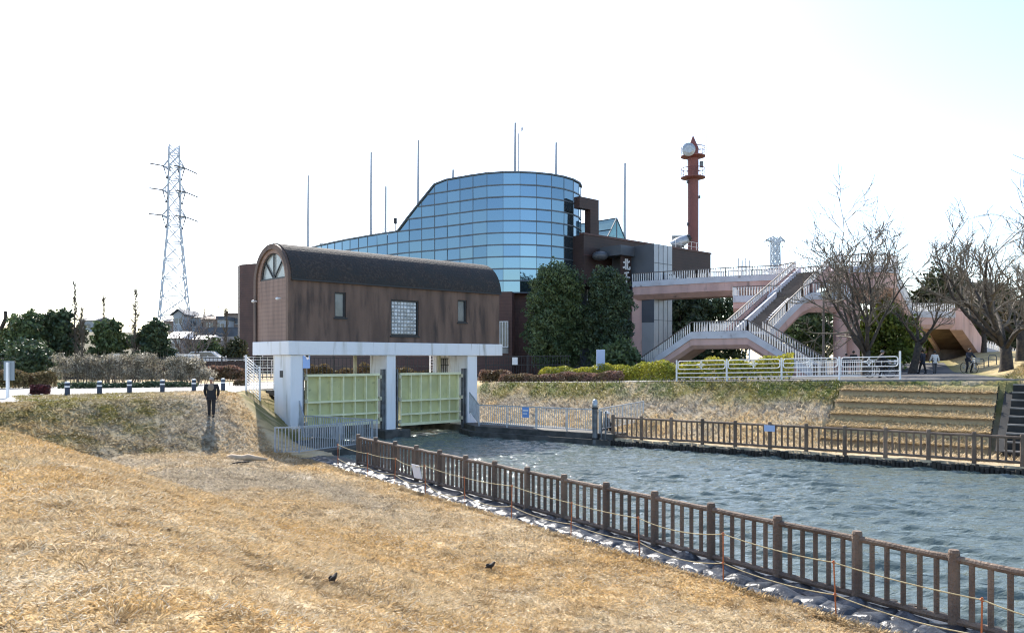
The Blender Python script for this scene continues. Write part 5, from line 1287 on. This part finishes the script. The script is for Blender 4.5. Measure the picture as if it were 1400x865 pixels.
# ------------------------------------------------------------------ bare trees
def bare(label, x, y, limbs, trunk_h, tr, depth, ln, seed, name='cherry_tree', z0=None, m1='bark', m2='twig', spread=(35, 62), lean=(0, 0), nsub=(5, 6, 5), ratio=(.62, .55, .5), up=.18, wob=.22):
    rng = random.Random(seed); zb = zg(x, y) if z0 is None else z0; o = thing(name, label, 'tree', (x, y, zb)); tk, cw = MB(), MB()
    top = Vector((x+lean[0], y+lean[1], zb+trunk_h))
    tk.tube([(x, y, zb-.3), (x, y, zb+.05), Vector((x, y, zb)).lerp(top, .5)+Vector((.04, 0, 0)), top], [tr*1.5, tr*1.15, tr*.95, tr*.9], 12)
    def branch(p, d, L, r, lv, mb):
        n = 5 if lv < 2 else 4; pts = [p]; rad = [r]; dd = d.normalized(); dirs = [dd]
        for k in range(n):
            w_ = wob*(1 if lv < 2 else 1.25)
            dd = (dd+Vector((rng.gauss(0, w_), rng.gauss(0, w_), rng.gauss(up*.5, w_*.7)))).normalized()
            pts.append(pts[-1]+dd*(L/n)); rad.append(r*(1-.78*(k+1)/n)+(.009 if lv < 2 else .0105)); dirs.append(dd)
        mb.tube(pts, rad, 8 if lv == 0 else (5 if lv == 1 else 3), lv < 2)
        if lv < depth:
            ns = nsub[lv]
            for k in range(ns):
                f = .28+.72*(k+rng.random()*.8)/ns; f = min(f, .98); i = min(int(f*n), n-1); q = pts[i].lerp(pts[i+1], f*n-i); rr = rad[i]*(1-(f*n-i))+rad[i+1]*(f*n-i)
                ax = dirs[i+1].orthogonal().normalized(); ax.rotate(Matrix.Rotation(rng.random()*6.283, 3, dirs[i+1])); nd = dirs[i+1].copy(); nd.rotate(Matrix.Rotation(R(rng.uniform(28, 62)), 3, ax))
                nd = (nd+Vector((0, 0, .12))).normalized()
                branch(q, nd, L*ratio[lv]*rng.uniform(.7, 1.2), rr*.62, lv+1, cw)
    for k in range(limbs):
        t = 2*math.pi*(k+rng.uniform(-.25, .25))/limbs; e = R(rng.uniform(*spread)); d = Vector((math.cos(t)*math.sin(e), math.sin(t)*math.sin(e), math.cos(e)))
        branch(top-Vector((0, 0, rng.uniform(0, .3)*trunk_h)), d, ln*rng.uniform(.78, 1.02), tr*rng.uniform(.34, .50), 0, tk)
    tk.build('trunk', M[m1], o, smooth=True); cw.build('crown', M[m2], o, smooth=True); return o
bare('bare cherry tree in the middle of the plaza, its branches crossing the octagonal landing', XU(1184, 48), 48, 8, 1.6, .26, 3, 6.4, 117, nsub=(6, 5, 5), spread=(16, 56), up=.12, wob=.13, ratio=(.5, .55, .5))
bare('smaller bare cherry tree leaning behind the walking couple', XU(1247, 57), 57, 5, 2.3, .26, 3, 3.3, 102, lean=(.5, 0), nsub=(3, 3, 3), spread=(30, 66), up=.22, wob=.16)
bare('big bare cherry tree with a dark trunk on the grass mound at the right', XU(1376, 46), 46, 8, 1.6, .33, 3, 7.0, 103, nsub=(6, 5, 5), lean=(-.1, 0), spread=(16, 58), up=.12, wob=.13, ratio=(.5, .55, .5))
bare('bare cherry tree partly hidden behind the big one at the right edge', XU(1396, 56), 56, 6, 2.2, .33, 3, 4.6, 104, nsub=(4, 4, 4))
bare('bare cherry tree behind the wide stair with fine grey branches', XU(1345, 72), 72, 6, 1.8, .22, 3, 3.4, 105, nsub=(3, 3, 3))
bare('bare fan-shaped tree with pale stems in front of the distant houses', XU(258, 70), 70, 10, .5, .16, 2, 4.4, 106, name='bare_tree', m1='palebark', m2='palebark', spread=(8, 38), nsub=(4, 3, 3), up=.1, wob=.10)
def poplar(label, u, D, h, seed, m='twig', w_=1.0):
    rng = random.Random(seed); x = XU(u, D); zb = zg(x, D); o = thing('bare_poplar', label, 'tree', (x, D, zb)); tk, cw = MB(), MB()
    tk.tube([(x, D, zb-.2), (x, D, zb+h*.6), (x+.05, D, zb+h)], [.09, .05, .01], 7)
    for k in range(50):
        f = .18+.8*rng.random(); t = rng.random()*6.28; L = w_*(1.15-f)*rng.uniform(.5, 1.1); p = Vector((x, D, zb+h*f)); q = p+Vector((math.cos(t)*L*.6, math.sin(t)*L*.6, L*1.1)); cw.tube([p, q], [.03, .02], 3)
        for j in range(4): r_ = p.lerp(q, rng.uniform(.4, 1)); cw.tube([r_, r_+Vector((rng.uniform(-.25, .25), rng.uniform(-.25, .25), rng.uniform(.2, .5)))], [.022, .016], 3)
    tk.build('trunk', M['twig'], o); cw.build('crown', M[m], o)
poplar('slim bare poplar rising from the tallest evergreen on the left', 102, 68, 8.0, 1)
poplar('slim bare poplar behind the lone rounded evergreen', 141, 72, 7.0, 2)
poplar('slim bare poplar left of the evergreen under the pylon', 185, 66, 7.2, 3, w_=1.2)
poplar('slim bare poplar against the distant houses, near the brown building', 309, 74, 6.2, 4)
poplar('short bare sapling right of the tallest evergreen on the left', 112, 66, 5.6, 5, w_=1.2)
x = XU(4, 66); o = thing('pollarded_trunk', 'dark pollarded tree trunk at the left edge of the photo', 'tree', (x, 66, 2.5)); b = MB(); b.tube([(x-.5, 66, 2.3), (x-.3, 66, 6.2), (x+.25, 66, 7.4), (x+.2, 66, 8.0)], [.2, .17, .16, .12], 8); b.tube([(x-.3, 66, 6.4), (x-.6, 66, 7.6)], [.1, .05], 6); b.build('trunk', M['bark'], o)

# ------------------------------------------------------------------ pylons
def pylon(label, u, D, z0, ztop, wb, wt, arms, m, rot=.35, th=.16):
    x = XU(u, D); o = thing('pylon', label, 'pylon', (x, D, z0)); b = MB(); cs, sn = math.cos(rot), math.sin(rot)
    waist = .62
    def wz(f): return wb+(wt*1.25-wb)*min(f/waist, 1) if f < waist else wt*1.25+(wt-wt*1.25)*(f-waist)/(1-waist)
    def cor(f, k):
        h = wz(f)/2; px, py = ((-h, -h), (h, -h), (h, h), (-h, h))[k % 4]; return Vector((x+px*cs-py*sn, D+px*sn+py*cs, z0+(ztop-z0)*f))
    n = 13; fs_ = [1-(1-i/n)**1.25 for i in range(n+1)]
    for k in range(4): b.tube([cor(f, k) for f in fs_], th*.8, 5)
    for i in range(n):
        for k in range(4):
            b.beam(cor(fs_[i], k), cor(fs_[i+1], k+1), th*1.25); b.beam(cor(fs_[i], k+1), cor(fs_[i+1], k), th*1.25); b.beam(cor(fs_[i], k), cor(fs_[i], k+1), th*1.25)
    b.build('lattice_tower', m, o)
    for f, L in arms:
        z = z0+(ztop-z0)*f; hw = wz(f)/2
        for sx in (-1, 1):
            ar = MB(); ins = MB(); tip = Vector((x+sx*L*cs, D+sx*L*sn, z+.6))
            for sy in (-1, 1):
                for dz in (0, 2.4):
                    base = Vector((x+sx*hw*cs-sy*hw*sn, D+sx*hw*sn+sy*hw*cs, z+dz)); ar.beam(base, tip, th*1.2)
                base = Vector((x+sx*hw*cs-sy*hw*sn, D+sx*hw*sn+sy*hw*cs, z)); m1 = base.lerp(tip, .5); ar.beam(m1, Vector((x+sx*hw*cs-sy*hw*sn, D+sx*hw*sn+sy*hw*cs, z+2.4)).lerp(tip, .5), th*.5)
            low = tip+Vector((-sx*1.1*cs, 0, -3.2)); ins.tube([tip, low, tip+Vector((-sx*2.3*cs, 0, .0))], .2, 5); ins.ball(low, .35, 6, 4)
            ins.tube([tip, tip+Vector((sx*.3-1.2, -4.5, -.45))], .2, 5); ins.tube([tip, tip+Vector((sx*.6+1, 4.5, -.5))], .18, 5)
            a_o = ar.build('crossarm', m, o); ins.build('insulator', M['steel'], a_o)
    return o
pylon('tall grey lattice power pylon behind the trees on the left', 238, 220, 5, ZV(200, 220), 9.2, 2.6, ((.655, 3.0), (.775, 2.9), (.89, 2.7)), M['pylon'], .5, .19)
pylon('small distant lattice pylon above the footbridge deck', 1060, 420, 3, ZV(325, 420), 9, 3.2, ((.72, 6.0), (.97, 5.2)), M['pylon'], .2, .40)
x = XU(1017, 130); o = thing('rooftop_aerial', 'small white aerial rack far behind the upper footbridge deck', 'aerial', (x, 130, 3)); b = MB()
for k in range(4): b.beam((x-.9+.6*k, 130, 3), (x-.9+.6*k, 130, ZV(353+3*(k % 2), 130)), .22)
b.beam((x-1, 130, ZV(364, 130)), (x+1, 130, ZV(364, 130)), .12); b.build('rack', M['white'], o)

# ------------------------------------------------------------------ distant houses, car
M['hw1'] = mat('pale_house_wall', (.46, .48, .50), .8, c2=(.38, .40, .42), scale=.5); M['hw2'] = mat('tan_house_wall', (.33, .25, .20), .8, c2=(.28, .21, .17), scale=.5); M['hroof'] = mat('grey_roof', (.11, .13, .16), .7, c2=(.08, .09, .11), scale=.8); M['hroof2'] = mat('brown_roof', (.20, .14, .11), .8, c2=(.15, .11, .09), scale=.8)
def house(name, label, u0, u1, v1, vr, D, dep, wm, rm, gable, z0, rot=0):
    x0, x1 = XU(u0, D), XU(u1, D); ze, zr = ZV(v1, D), ZV(vr, D); o = thing(name, label, 'house', ((x0+x1)/2, D, z0)); b = MB(); b.box(x0, x1, D, D+dep, z0, ze)
    if gable == 'front': b.extr([(x0, D, ze), (x1, D, ze), ((x0+x1)/2, D, zr-.15)], (0, dep, 0))
    b.build('wall', wm, o); b = MB(); e = .5
    if gable == 'front':
        xm = (x0+x1)/2
        for s_ in (-1, 1):
            xe = x0-e if s_ < 0 else x1+e
            b.extr([(xe, D-e, ze-.2), (xm, D-e, zr), (xm, D-e, zr+.25), (xe, D-e, ze+.05)], (0, dep+2*e, 0))
    elif gable == 'side':
        b.extr([(x0-e, D-e, ze), (x0-e, D+dep/2, zr), (x0-e, D+dep+e, ze)], (x1-x0+2*e, 0, 0))
    else: b.box(x0-.2, x1+.2, D-.2, D+dep+.2, ze+.01, zr)
    b.build('roof', rm, o)
    n = max(1, int((x1-x0)/3.2))
    for k in range(n):
        for zz in ([ze-1.9] if ze-z0 < 5 else [ze-1.9, ze-4.7]):
            if zz < z0+.5: continue
            xc = x0+(x1-x0)*(k+.5)/n; b = MB(); b.box(xc-.75, xc+.75, D-.05, D-.01, zz, zz+1.15); wn = b.build('window', M['winglass'], o); f = MB(); f.box(xc-.82, xc+.82, D-.09, D-.052, zz-.08, zz); f.box(xc-.03, xc+.03, D-.09, D-.052, zz, zz+1.15); f.build('frame', M['white'], wn)
    return o
hz = 7.2
house('house', 'pale blue-grey gabled house below the pylon', 237, 251, 430, 423.5, 168, 9, M['hw1'], M['hroof'], 'front', hz)
house('house', 'grey house with a low roof right of the gabled house', 251.5, 276, 434, 428, 172, 9, M['hw1'], M['hroof'], 'side', hz)
house('house', 'brown roofed house in the middle of the distant row', 277, 296, 436, 430.5, 170, 9, M['hw2'], M['hroof2'], 'side', hz)
house('house', 'white house right of the brown roofed house', 297, 306, 437, 432, 166, 8, M['hw1'], M['hroof'], 'flat', hz)
house('house', 'tan flat-roofed block at the right end of the distant row', 307, 345, 430, 428, 172, 10, M['hw2'], M['hroof2'], 'flat', hz)
house('house', 'small dark roofed house left of the gabled house', 224, 236, 439, 434, 175, 9, M['hw2'], M['hroof'], 'side', hz)
house('house', 'dark tree-shaded house between the evergreens on the left', 110, 128, 438, 432, 180, 9, M['hw1'], M['hroof'], 'side', hz)
b = MB(); x0, x1 = XU(270, 140), XU(345, 140); o = thing('retaining_wall', 'dark grey retaining wall below the distant houses', 'wall', (x0, 140, 5)); b.box(x0, x1, 140, 141, 3, ZV(447, 140)); b.build('panel', M['hroof'], o)
b = MB(); x0, x1 = XU(276, 120), XU(345, 120); o = thing('concrete_wall', 'pale grey concrete wall below the dark retaining wall', 'wall', (x0, 120, 3)); b.box(x0, x1, 120, 120.5, 2, ZV(460, 120)); b.build('panel', M['concrete'], o)
house('shed', 'low white-roofed shed beside the fan-shaped tree', 231, 246, 462, 452, 110, 6, M['hw1'], M['white'], 'side', 2.4)
house('shed', 'small white-roofed shed behind the fan-shaped tree', 262, 281, 464, 457.5, 112, 6, M['hw1'], M['white'], 'side', 2.4)
def car(label, x, y, z, m, rz=0):
    o = thing('parked_car', label, 'car', (x, y, z), rz); L, W_, b = 3.9, 1.6, MB()
    side = [(-1.95, .35), (-1.92, .80), (-1.70, .92), (-1.25, .98), (-.75, 1.45), (.95, 1.48), (1.55, 1.02), (1.9, .92), (1.95, .40)]
    b.extr([(px, -W_/2, pz) for px, pz in side], (0, W_, 0)); b.build('body', m, o, local=True, bevel=.05, fix=True)
    g = MB(); g.extr([(-1.1, -W_/2-.012, .98), (-.72, -W_/2-.012, 1.38), (.90, -W_/2-.012, 1.40), (1.38, -W_/2-.012, 1.02)], (0, W_+.024, 0)); g.build('side_window', M['winglass'], o, local=True, fix=True)
    for sx in (-1.2, 1.2):
        for sy in (-.72, .72):
            w_ = MB(); w_.tube([(sx, sy-.1, .31), (sx, sy+.1, .31)], .31, 16); wl = w_.build('wheel', M['rubber'], o, local=True); h_ = MB(); h_.tube([(sx, sy-.115, .31), (sx, sy+.115, .31)], .17, 12); h_.build('rim', M['galv'], wl, local=True)
    for sy in (-.55, .55):
        h_ = MB(); h_.ball((-1.92, sy, .72), (.05, .16, .09), 8, 5); h_.build('headlight', M['lampglass'], o, local=True)
    return o
M['carpaint'] = mat('white_car_paint', (.72, .73, .74), .25, spec=.7)
car('small white car parked behind the fence near the brown building', XU(277, 70), 70, 3.25, M['carpaint'], .1)

# ------------------------------------------------------------------ people
M['cap_beige'] = mat('beige_cap', (.40,.37,.33), .85)
def skinmesh(name, m, verts, edges, rad, parent, sub=2):
    me = bpy.data.meshes.new(name); me.from_pydata(verts, edges, []); o = bpy.data.objects.new(name, me); COL.objects.link(o); o.parent = parent
    o.modifiers.new('skin', 'SKIN')
    if not me.skin_vertices:
        pass
    sv_ = me.skin_vertices[0].data
    for i, r_ in enumerate(rad):
        sv_[i].radius = (r_, r_) if not hasattr(r_, '__len__') else r_; sv_[i].use_root = (i == 0)
    s = o.modifiers.new('sub', 'SUBSURF'); s.levels = sub; s.render_levels = sub
    me.materials.append(m); return o
def person(label, x, y, z, rz, h=1.65, legs=((.10, .0), (-.10, .0)), arms=None, knees=None, top='cloth_black', bot='cloth_black', head='hair', hat=None, sit=0, lean=0.0, skirtlen=.0, bulk=1.0, front=None, hold=False):
    # local frame: front is -y, x to the person's left; units scaled by height/1.7
    o = thing('person', label, 'person', (x, y, z), rz); k = h/1.7
    J = lambda *p: tuple(c*k for c in p)
    dz = -sit; ly = -lean
    pel, ch_, nk, hd = J(0, 0, .95+dz), J(0, ly*.7, 1.30+dz), J(0, ly, 1.46+dz), J(0, ly*1.15-.015, 1.60+dz)
    sh = [J(.18*bulk, ly*.85, 1.38+dz), J(-.18*bulk, ly*.85, 1.38+dz)]; arms = arms or (((.25, .03, 1.12), (.26, -.05, .88)), ((-.25, .03, 1.12), (-.26, -.05, .88)))
    el = [J(a[0][0], a[0][1]+ly*.8, a[0][2]+dz) for a in arms]; wr = [J(a[1][0], a[1][1]+ly*.8, a[1][2]+dz) for a in arms]
    hip = [J(.095, 0, .90+dz), J(-.095, 0, .90+dz)]
    kn = [J(*q) for q in (knees or ((.10, legs[0][1]*.5-.02, .48), (-.10, legs[1][1]*.5-.02, .48)))]
    an = [J(legs[0][0], legs[0][1], .09), J(legs[1][0], legs[1][1], .09)]; toe = [J(legs[0][0]+.02, legs[0][1]-.17, .045), J(legs[1][0]-.02, legs[1][1]-.17, .045)]
    nose = J(0, ly*1.15-.125, 1.585+dz); crown = J(0, ly*1.15+.01, 1.685+dz); chin = J(0, ly*1.15-.055, 1.53+dz)
    V = [pel, ch_, nk, hd, crown, chin, nose]+sh+el+wr+hip+kn+an
    E = [(0,1),(1,2),(2,5),(5,3),(3,4),(3,6),(1,7),(1,8),(7,9),(8,10),(9,11),(10,12),(0,13),(0,14),(13,15),(14,16),(15,17),(16,18)]
    rd = [.10, .11, .05, .088, .06, .062, .02, .055, .055, .042, .042, .030, .030, .075, .075, .052, .052, .036, .036]
    n0 = len(V)
    for s_ in (0, 1):
        w_, e_ = Vector(wr[s_]), Vector(el[s_]); d = (w_-e_).normalized(); sd = d.cross(Vector((0, 1, 0))).normalized() if abs(d.y) < .9 else Vector((1, 0, 0)); pm = w_+d*.06*k
        V.append(tuple(pm)); E.append((11+s_, len(V)-1)); rd.append(.032); pi = len(V)-1
        for f_ in range(4):
            q_ = pm+d*(.055+.01*(f_ in (1, 2)))*k+Vector((0, 1, 0))*(-.03+.02*f_)*k; V.append(tuple(q_)); E.append((pi, len(V)-1)); rd.append(.0095)
            V.append(tuple(q_+(d*.03+Vector((0, -.0, .0))-sd*.008)*k)); E.append((len(V)-2, len(V)-1)); rd.append(.008)
        V.append(tuple(pm+(d*.02+Vector((0, -1, 0))*.05)*k)); E.append((pi, len(V)-1)); rd.append(.011)
    skinmesh('body', M['skin'], V, E, [r_*k for r_ in rd], o)
    # jacket and trousers follow the body
    JV = [pel, ch_, J(0, ly*.98, 1.43+dz)]+sh+el+wr; hem = J(0, -.0, .86+dz-skirtlen)
    JV += [hem]
    skinmesh('jacket', M[top], JV, [(0,1),(1,2),(1,3),(1,4),(3,5),(4,6),(5,7),(6,8),(0,9)], [x_*k for x_ in (.150*bulk, .155*bulk, .075, .078, .078, .062, .062, .05, .05, .155*bulk)], o)
    skinmesh('trousers', M[bot], [J(0, 0, .93+dz)]+hip+kn+an, [(0,1),(0,2),(1,3),(2,4),(3,5),(4,6)], [x_*k for x_ in (.13, .105, .105, .078, .078, .06, .06)], o)
    for s_ in (0, 1):
        skinmesh('shoe', M['rubber'], [J(an[s_][0]/k, an[s_][1]/k+.05, .05), toe[s_]], [(0, 1)], [.05*k, .042*k], o, 1)
    b = MB()
    if hat != 'wide':
        b.ball(J(0, ly*1.15+.012, 1.635+dz), tuple(c*k for c in (.098, .112, .095)), 14, 8)
        hr = b.build('hair' if hat is None else 'cap', M[head], o, local=True, smooth=True)
        if hat == 'cap':
            b2 = MB(); b2.ball(J(0, ly*1.15-.11, 1.64+dz), tuple(c*k for c in (.075, .07, .012)), 12, 4); b2.build('brim', M[head], hr, local=True, smooth=True)
    else:
        b.ball(J(0, ly*1.15, 1.67+dz), tuple(c*k for c in (.21, .21, .05)), 18, 6); b.ball(J(0, ly*1.15, 1.70+dz), tuple(c*k for c in (.10, .11, .09)), 14, 8); b.build('sun_hat', M['cloth_white'], o, local=True, smooth=True)
    if front:
        b = MB(); b.ball(J(0, ly*.6-.10, 1.24+dz), tuple(c*k for c in (.115*bulk, .066, .21)), 12, 8); b.build('vest_front', M[front], o, local=True, smooth=True)
    return o
D = 32.8; x = XU(289, D); z = ZV(566.5, D)
z = max(z, zg(x, D)-.02) if abs(zg(x, D)-z) < .5 else zg(x, D)
person('man in dark clothes and pale cap standing on the grass slope left of the gatehouse', x, D, zg(x, D), .15, 1.62, legs=((.10, -.08), (-.11, .10)), arms=(((.285, .05, 1.12), (.24, .10, .90)), ((-.285, .05, 1.12), (-.24, .10, .90))), head='cap_beige', hat='cap', front='cloth_tan', bulk=1.3)
x, y = XU(1261.5, 57), 57.0
person('walking person in a long dark navy coat seen from behind, left of the pair', x, y, zg(x, y)+.03, math.pi+.5, 1.68, legs=((.09, -.22), (-.09, .20)), arms=(((.24, .06, 1.13), (.24, -.02, .90)), ((-.26, -.02, 1.13), (-.27, -.16, .93))), top='cloth_navy', bot='cloth_black', skirtlen=.22, bulk=1.15)
x, y = XU(1278, 57), 57.0
person('walking person in a white jacket and grey trousers, right of the pair', x, y, zg(x, y)+.03, math.pi-.2, 1.58, legs=((.09, .12), (-.09, -.14)), arms=(((.27, .0, 1.12), (.33, -.10, .92)), ((-.27, .0, 1.12), (-.30, -.05, .90))), top='cloth_white', bot='cloth_grey', bulk=1.08)
x, y = XU(826.5, 39.6), 39.6; zz = zg(x, y)
person('person in dark clothes and wide white sun hat sitting behind the grey railing', x, y, zz, 1.9, 1.6, sit=.50, lean=.12, legs=((.16, -.42), (-.16, -.40)), knees=((.17, -.40, .52), (-.17, -.38, .52)), arms=(((.27, -.12, 1.10), (.16, -.34, 1.02)), ((-.27, -.12, 1.10), (-.16, -.34, 1.02))), hat='wide')
st_o = thing('folding_stool', 'small folding stool under the seated person in the white hat', 'stool', (x, y, zz)); b = MB(); b.box(x-.18, x+.18, y-.18, y+.18, zz+.26, zz+.32); b.build('seat', M['cloth_navy'], st_o)
for sx in (-1, 1):
    b = MB(); b.beam((x-.16*sx, y-.15*sx, zz), (x+.16*sx, y-.15*sx, zz+.27), .025); b.beam((x-.16*sx, y+.15*sx, zz), (x+.16*sx, y+.15*sx, zz+.27), .025); b.build('leg', M['steel'], st_o)
# bicycles with their riders
def bicycle(label, x, y, z, rz, frame='cloth_white'):
    o = thing('bicycle', label, 'bicycle', (x, y, z), rz)
    for yy in (-.52, .52):
        b = MB(); b.tube([(0, yy+.33*math.cos(t*math.pi/12), .34+.33*math.sin(t*math.pi/12)) for t in range(25)], .018, 6, False); wl = b.build('wheel', M['rubber'], o, local=True, smooth=True)
        b = MB(); b.tube([(-.05, yy, .34), (.05, yy, .34)], .03, 8)
        for t in range(12): b.beam((0, yy, .34), (0, yy+.32*math.cos(t*math.pi/6), .34+.32*math.sin(t*math.pi/6)), .005)
        b.build('spokes', M['galv'], wl, local=True)
    b = MB()
    for a, c, r_ in (((0, -.52, .34), (0, -.40, .92), .018), ((0, -.42, .82), (0, .05, .36), .02), ((0, .05, .36), (0, .18, .80), .018), ((0, .05, .36), (0, .52, .34), .012), ((0, .52, .34), (0, .16, .72), .012), ((0, -.41, .85), (0, .15, .66), .016)): b.tube([a, c], r_, 8)
    b.build('frame', M[frame], o, local=True)
    b = MB(); b.tube([(-.28, -.28, 1.02), (-.2, -.38, 1.0), (0, -.40, .95), (.2, -.38, 1.0), (.28, -.28, 1.02)], .014, 6); b.build('handlebar', M['steel'], o, local=True)
    b = MB(); b.ball((0, .20, .84), (.09, .14, .045), 10, 6); b.build('saddle', M['black'], o, local=True, smooth=True)
    b = MB()
    for t in range(7): f = -.16+.32*t/6; b.beam((f, -.50, .72), (f, -.50, .98), .012); b.beam((f, -.78, .74), (f*1.1, -.80, .98), .012); b.beam((-.17, -.50-.05*t, .73+.0*t), (.17, -.50-.05*t, .73), .012)
    for zz_ in (.74, .86, .98): b.tube([(-.17, -.50, zz_), (-.18, -.79, zz_), (.18, -.79, zz_), (.17, -.50, zz_), (-.17, -.50, zz_)], .010, 5)
    b.build('basket', M['galv'], o, local=True)
    for sx in (-1, 1):
        b = MB(); b.beam((sx*.09, .05+.1*sx, .36-.1*sx), (sx*.17, .05+.1*sx, .36-.1*sx), .05, .02); b.beam((sx*.07, .05, .36), (sx*.09, .05+.1*sx, .36-.1*sx), .02); b.build('pedal', M['black'], o, local=True)
    return o
ARM = (((.26, -.18, 1.14), (.25, -.42, 1.0)), ((-.26, -.18, 1.14), (-.25, -.42, 1.0)))
x, y = XU(1325, 54), 54.0; z = zg(x, y)+.04
bicycle('bicycle with a front basket ridden towards the camera beside the wide stair', x, y, z, .15)
person('cyclist in dark clothes riding towards the camera on the plaza', x, y+.15, z-.02, .15, 1.62, sit=-.02, lean=.16, legs=((.13, -.10), (-.13, .0)), knees=((.15, -.30, .66), (-.14, -.16, .52)), arms=ARM, top='cloth_navy', bot='cloth_black')
x, y = XU(1203, 43.5), 43.5; z = zg(x, y)+.04
bicycle('bicycle passing behind the right end of the white guard fence', x, y, z, 1.45, 'navy')
person('cyclist in black riding behind the right end of the white guard fence', x-.1, y, z-.02, 1.45, 1.5, sit=.0, lean=.22, legs=((.13, -.10), (-.13, .0)), knees=((.15, -.30, .64), (-.14, -.16, .50)), arms=ARM, top='cloth_black', bot='cloth_black', head='cloth_grey', hat='cap')
for u, lab, tp, hh in ((1157, 'person whose dark head shows above the low railing, left one of two', 'cloth_navy', 1.5), (1167, 'person in black behind the low railing next to the cherry trunk', 'cloth_black', 1.66)):
    x, y = XU(u, 55), 55.0; person(lab, x, y, zg(x, y)+.03, 2.6, hh, top=tp, legs=((.1, -.15), (-.1, .15)))
# cycle stands on the mound
for i, u in enumerate((1340, 1357)):
    x, y = XU(u, 57), 57.0; z = zg(x, y); o = thing('cycle_stand', ['grey hoop-shaped cycle stand next to the riding cyclist', 'grey hoop-shaped cycle stand nearer the big cherry trunk'][i], 'cycle stand', (x, y, z), 0, 'hoops by the wide stair')
    b = MB(); b.tube([(x-.28, y, z-.1), (x-.28, y, z+.62), (x-.2, y, z+.74), (x+.2, y, z+.74), (x+.28, y, z+.62), (x+.28, y, z-.1)], .035, 8); b.build('hoop', M['steel'], o)
    b = MB(); b.tube([(x-.27, y, z+.38), (x+.27, y, z+.38)], .022, 8); b.build('crossbar', M['steel'], o)

# ------------------------------------------------------------------ small things on the grass
x, y = XU(338, 28.2), 28.2; z = zg(x, y)
b = MB(); b.tube([(x-.72, y+.05, z+.10), (x-.55, y+.03, z+.13), (x-.2, y, z+.11), (x+.05, y-.02, z+.14), (x+.35, y, z+.10), (x+.70, y+.03, z+.05)], [.10, .12, .10, .12, .075, .05], 10)
b.tube([(x+.05, y-.02, z+.11), (x+.18, y+.1, z+.17)], [.04, .015], 6)
tag(b.build('log', M['logpale'], smooth=True), 'pale bleached log lying on the grass below the railing', 'log')
x, y = XU(329, 27.2), 27.2; z = zg(x, y)
b = MB(); b.tube([(x-.25, y-.1, z+.03), (x-.05, y-.02, z+.05), (x+.25, y+.12, z+.06)], [.02, .035, .03], 8); tag(b.build('stick', M['pile'], smooth=True), 'short dark stick lying in front of the pale log', 'stick')
def hit(u, v):
    D = 5.0
    while D < 60 and CZ+(VY-v)/FPX*D > zg(XU(u, D), D): D += .02
    return D
def bird(label, u, D, rz):
    x = XU(u, D); z = zg(x, D)+.02; o = thing('bird', label, 'bird', (x, D, z), rz); o.scale = (.85, .85, .9) if u > 600 else (.58, .58, .66)
    V = [(0, 0, .075), (.05, 0, .10), (.075, 0, .135), (.10, 0, .137), (-.05, 0, .06), (-.12, 0, .045), (.0, .02, .045), (.0, -.02, .045), (.008, .022, .0), (.008, -.022, .0)]
    skinmesh('body', M['birdf'], V, [(0,1),(1,2),(2,3),(0,4),(4,5),(0,6),(0,7),(6,8),(7,9)], [.042, .034, .024, .006, .034, .012, .012, .012, .004, .004], o)
    b = MB()
    for s_ in (-1, 1): b.ball((-.03, s_*.036, .082), (.07, .012, .03), 10, 6)
    b.build('wing', M['birdw'], o, local=True, smooth=True)
M['birdf'] = mat('dark_brown_feather', (.035, .028, .022), .7, c2=(.06, .045, .03), scale=20); M['birdw'] = mat('wing_feather', (.02, .017, .015), .7)
bird('small dark bird standing upright on the dry grass, the left one', 456, hit(456, 798), 1.0)
bird('small dark bird crouching on the dry grass nearer the fence, the right one', 671, hit(671, 780), .3)
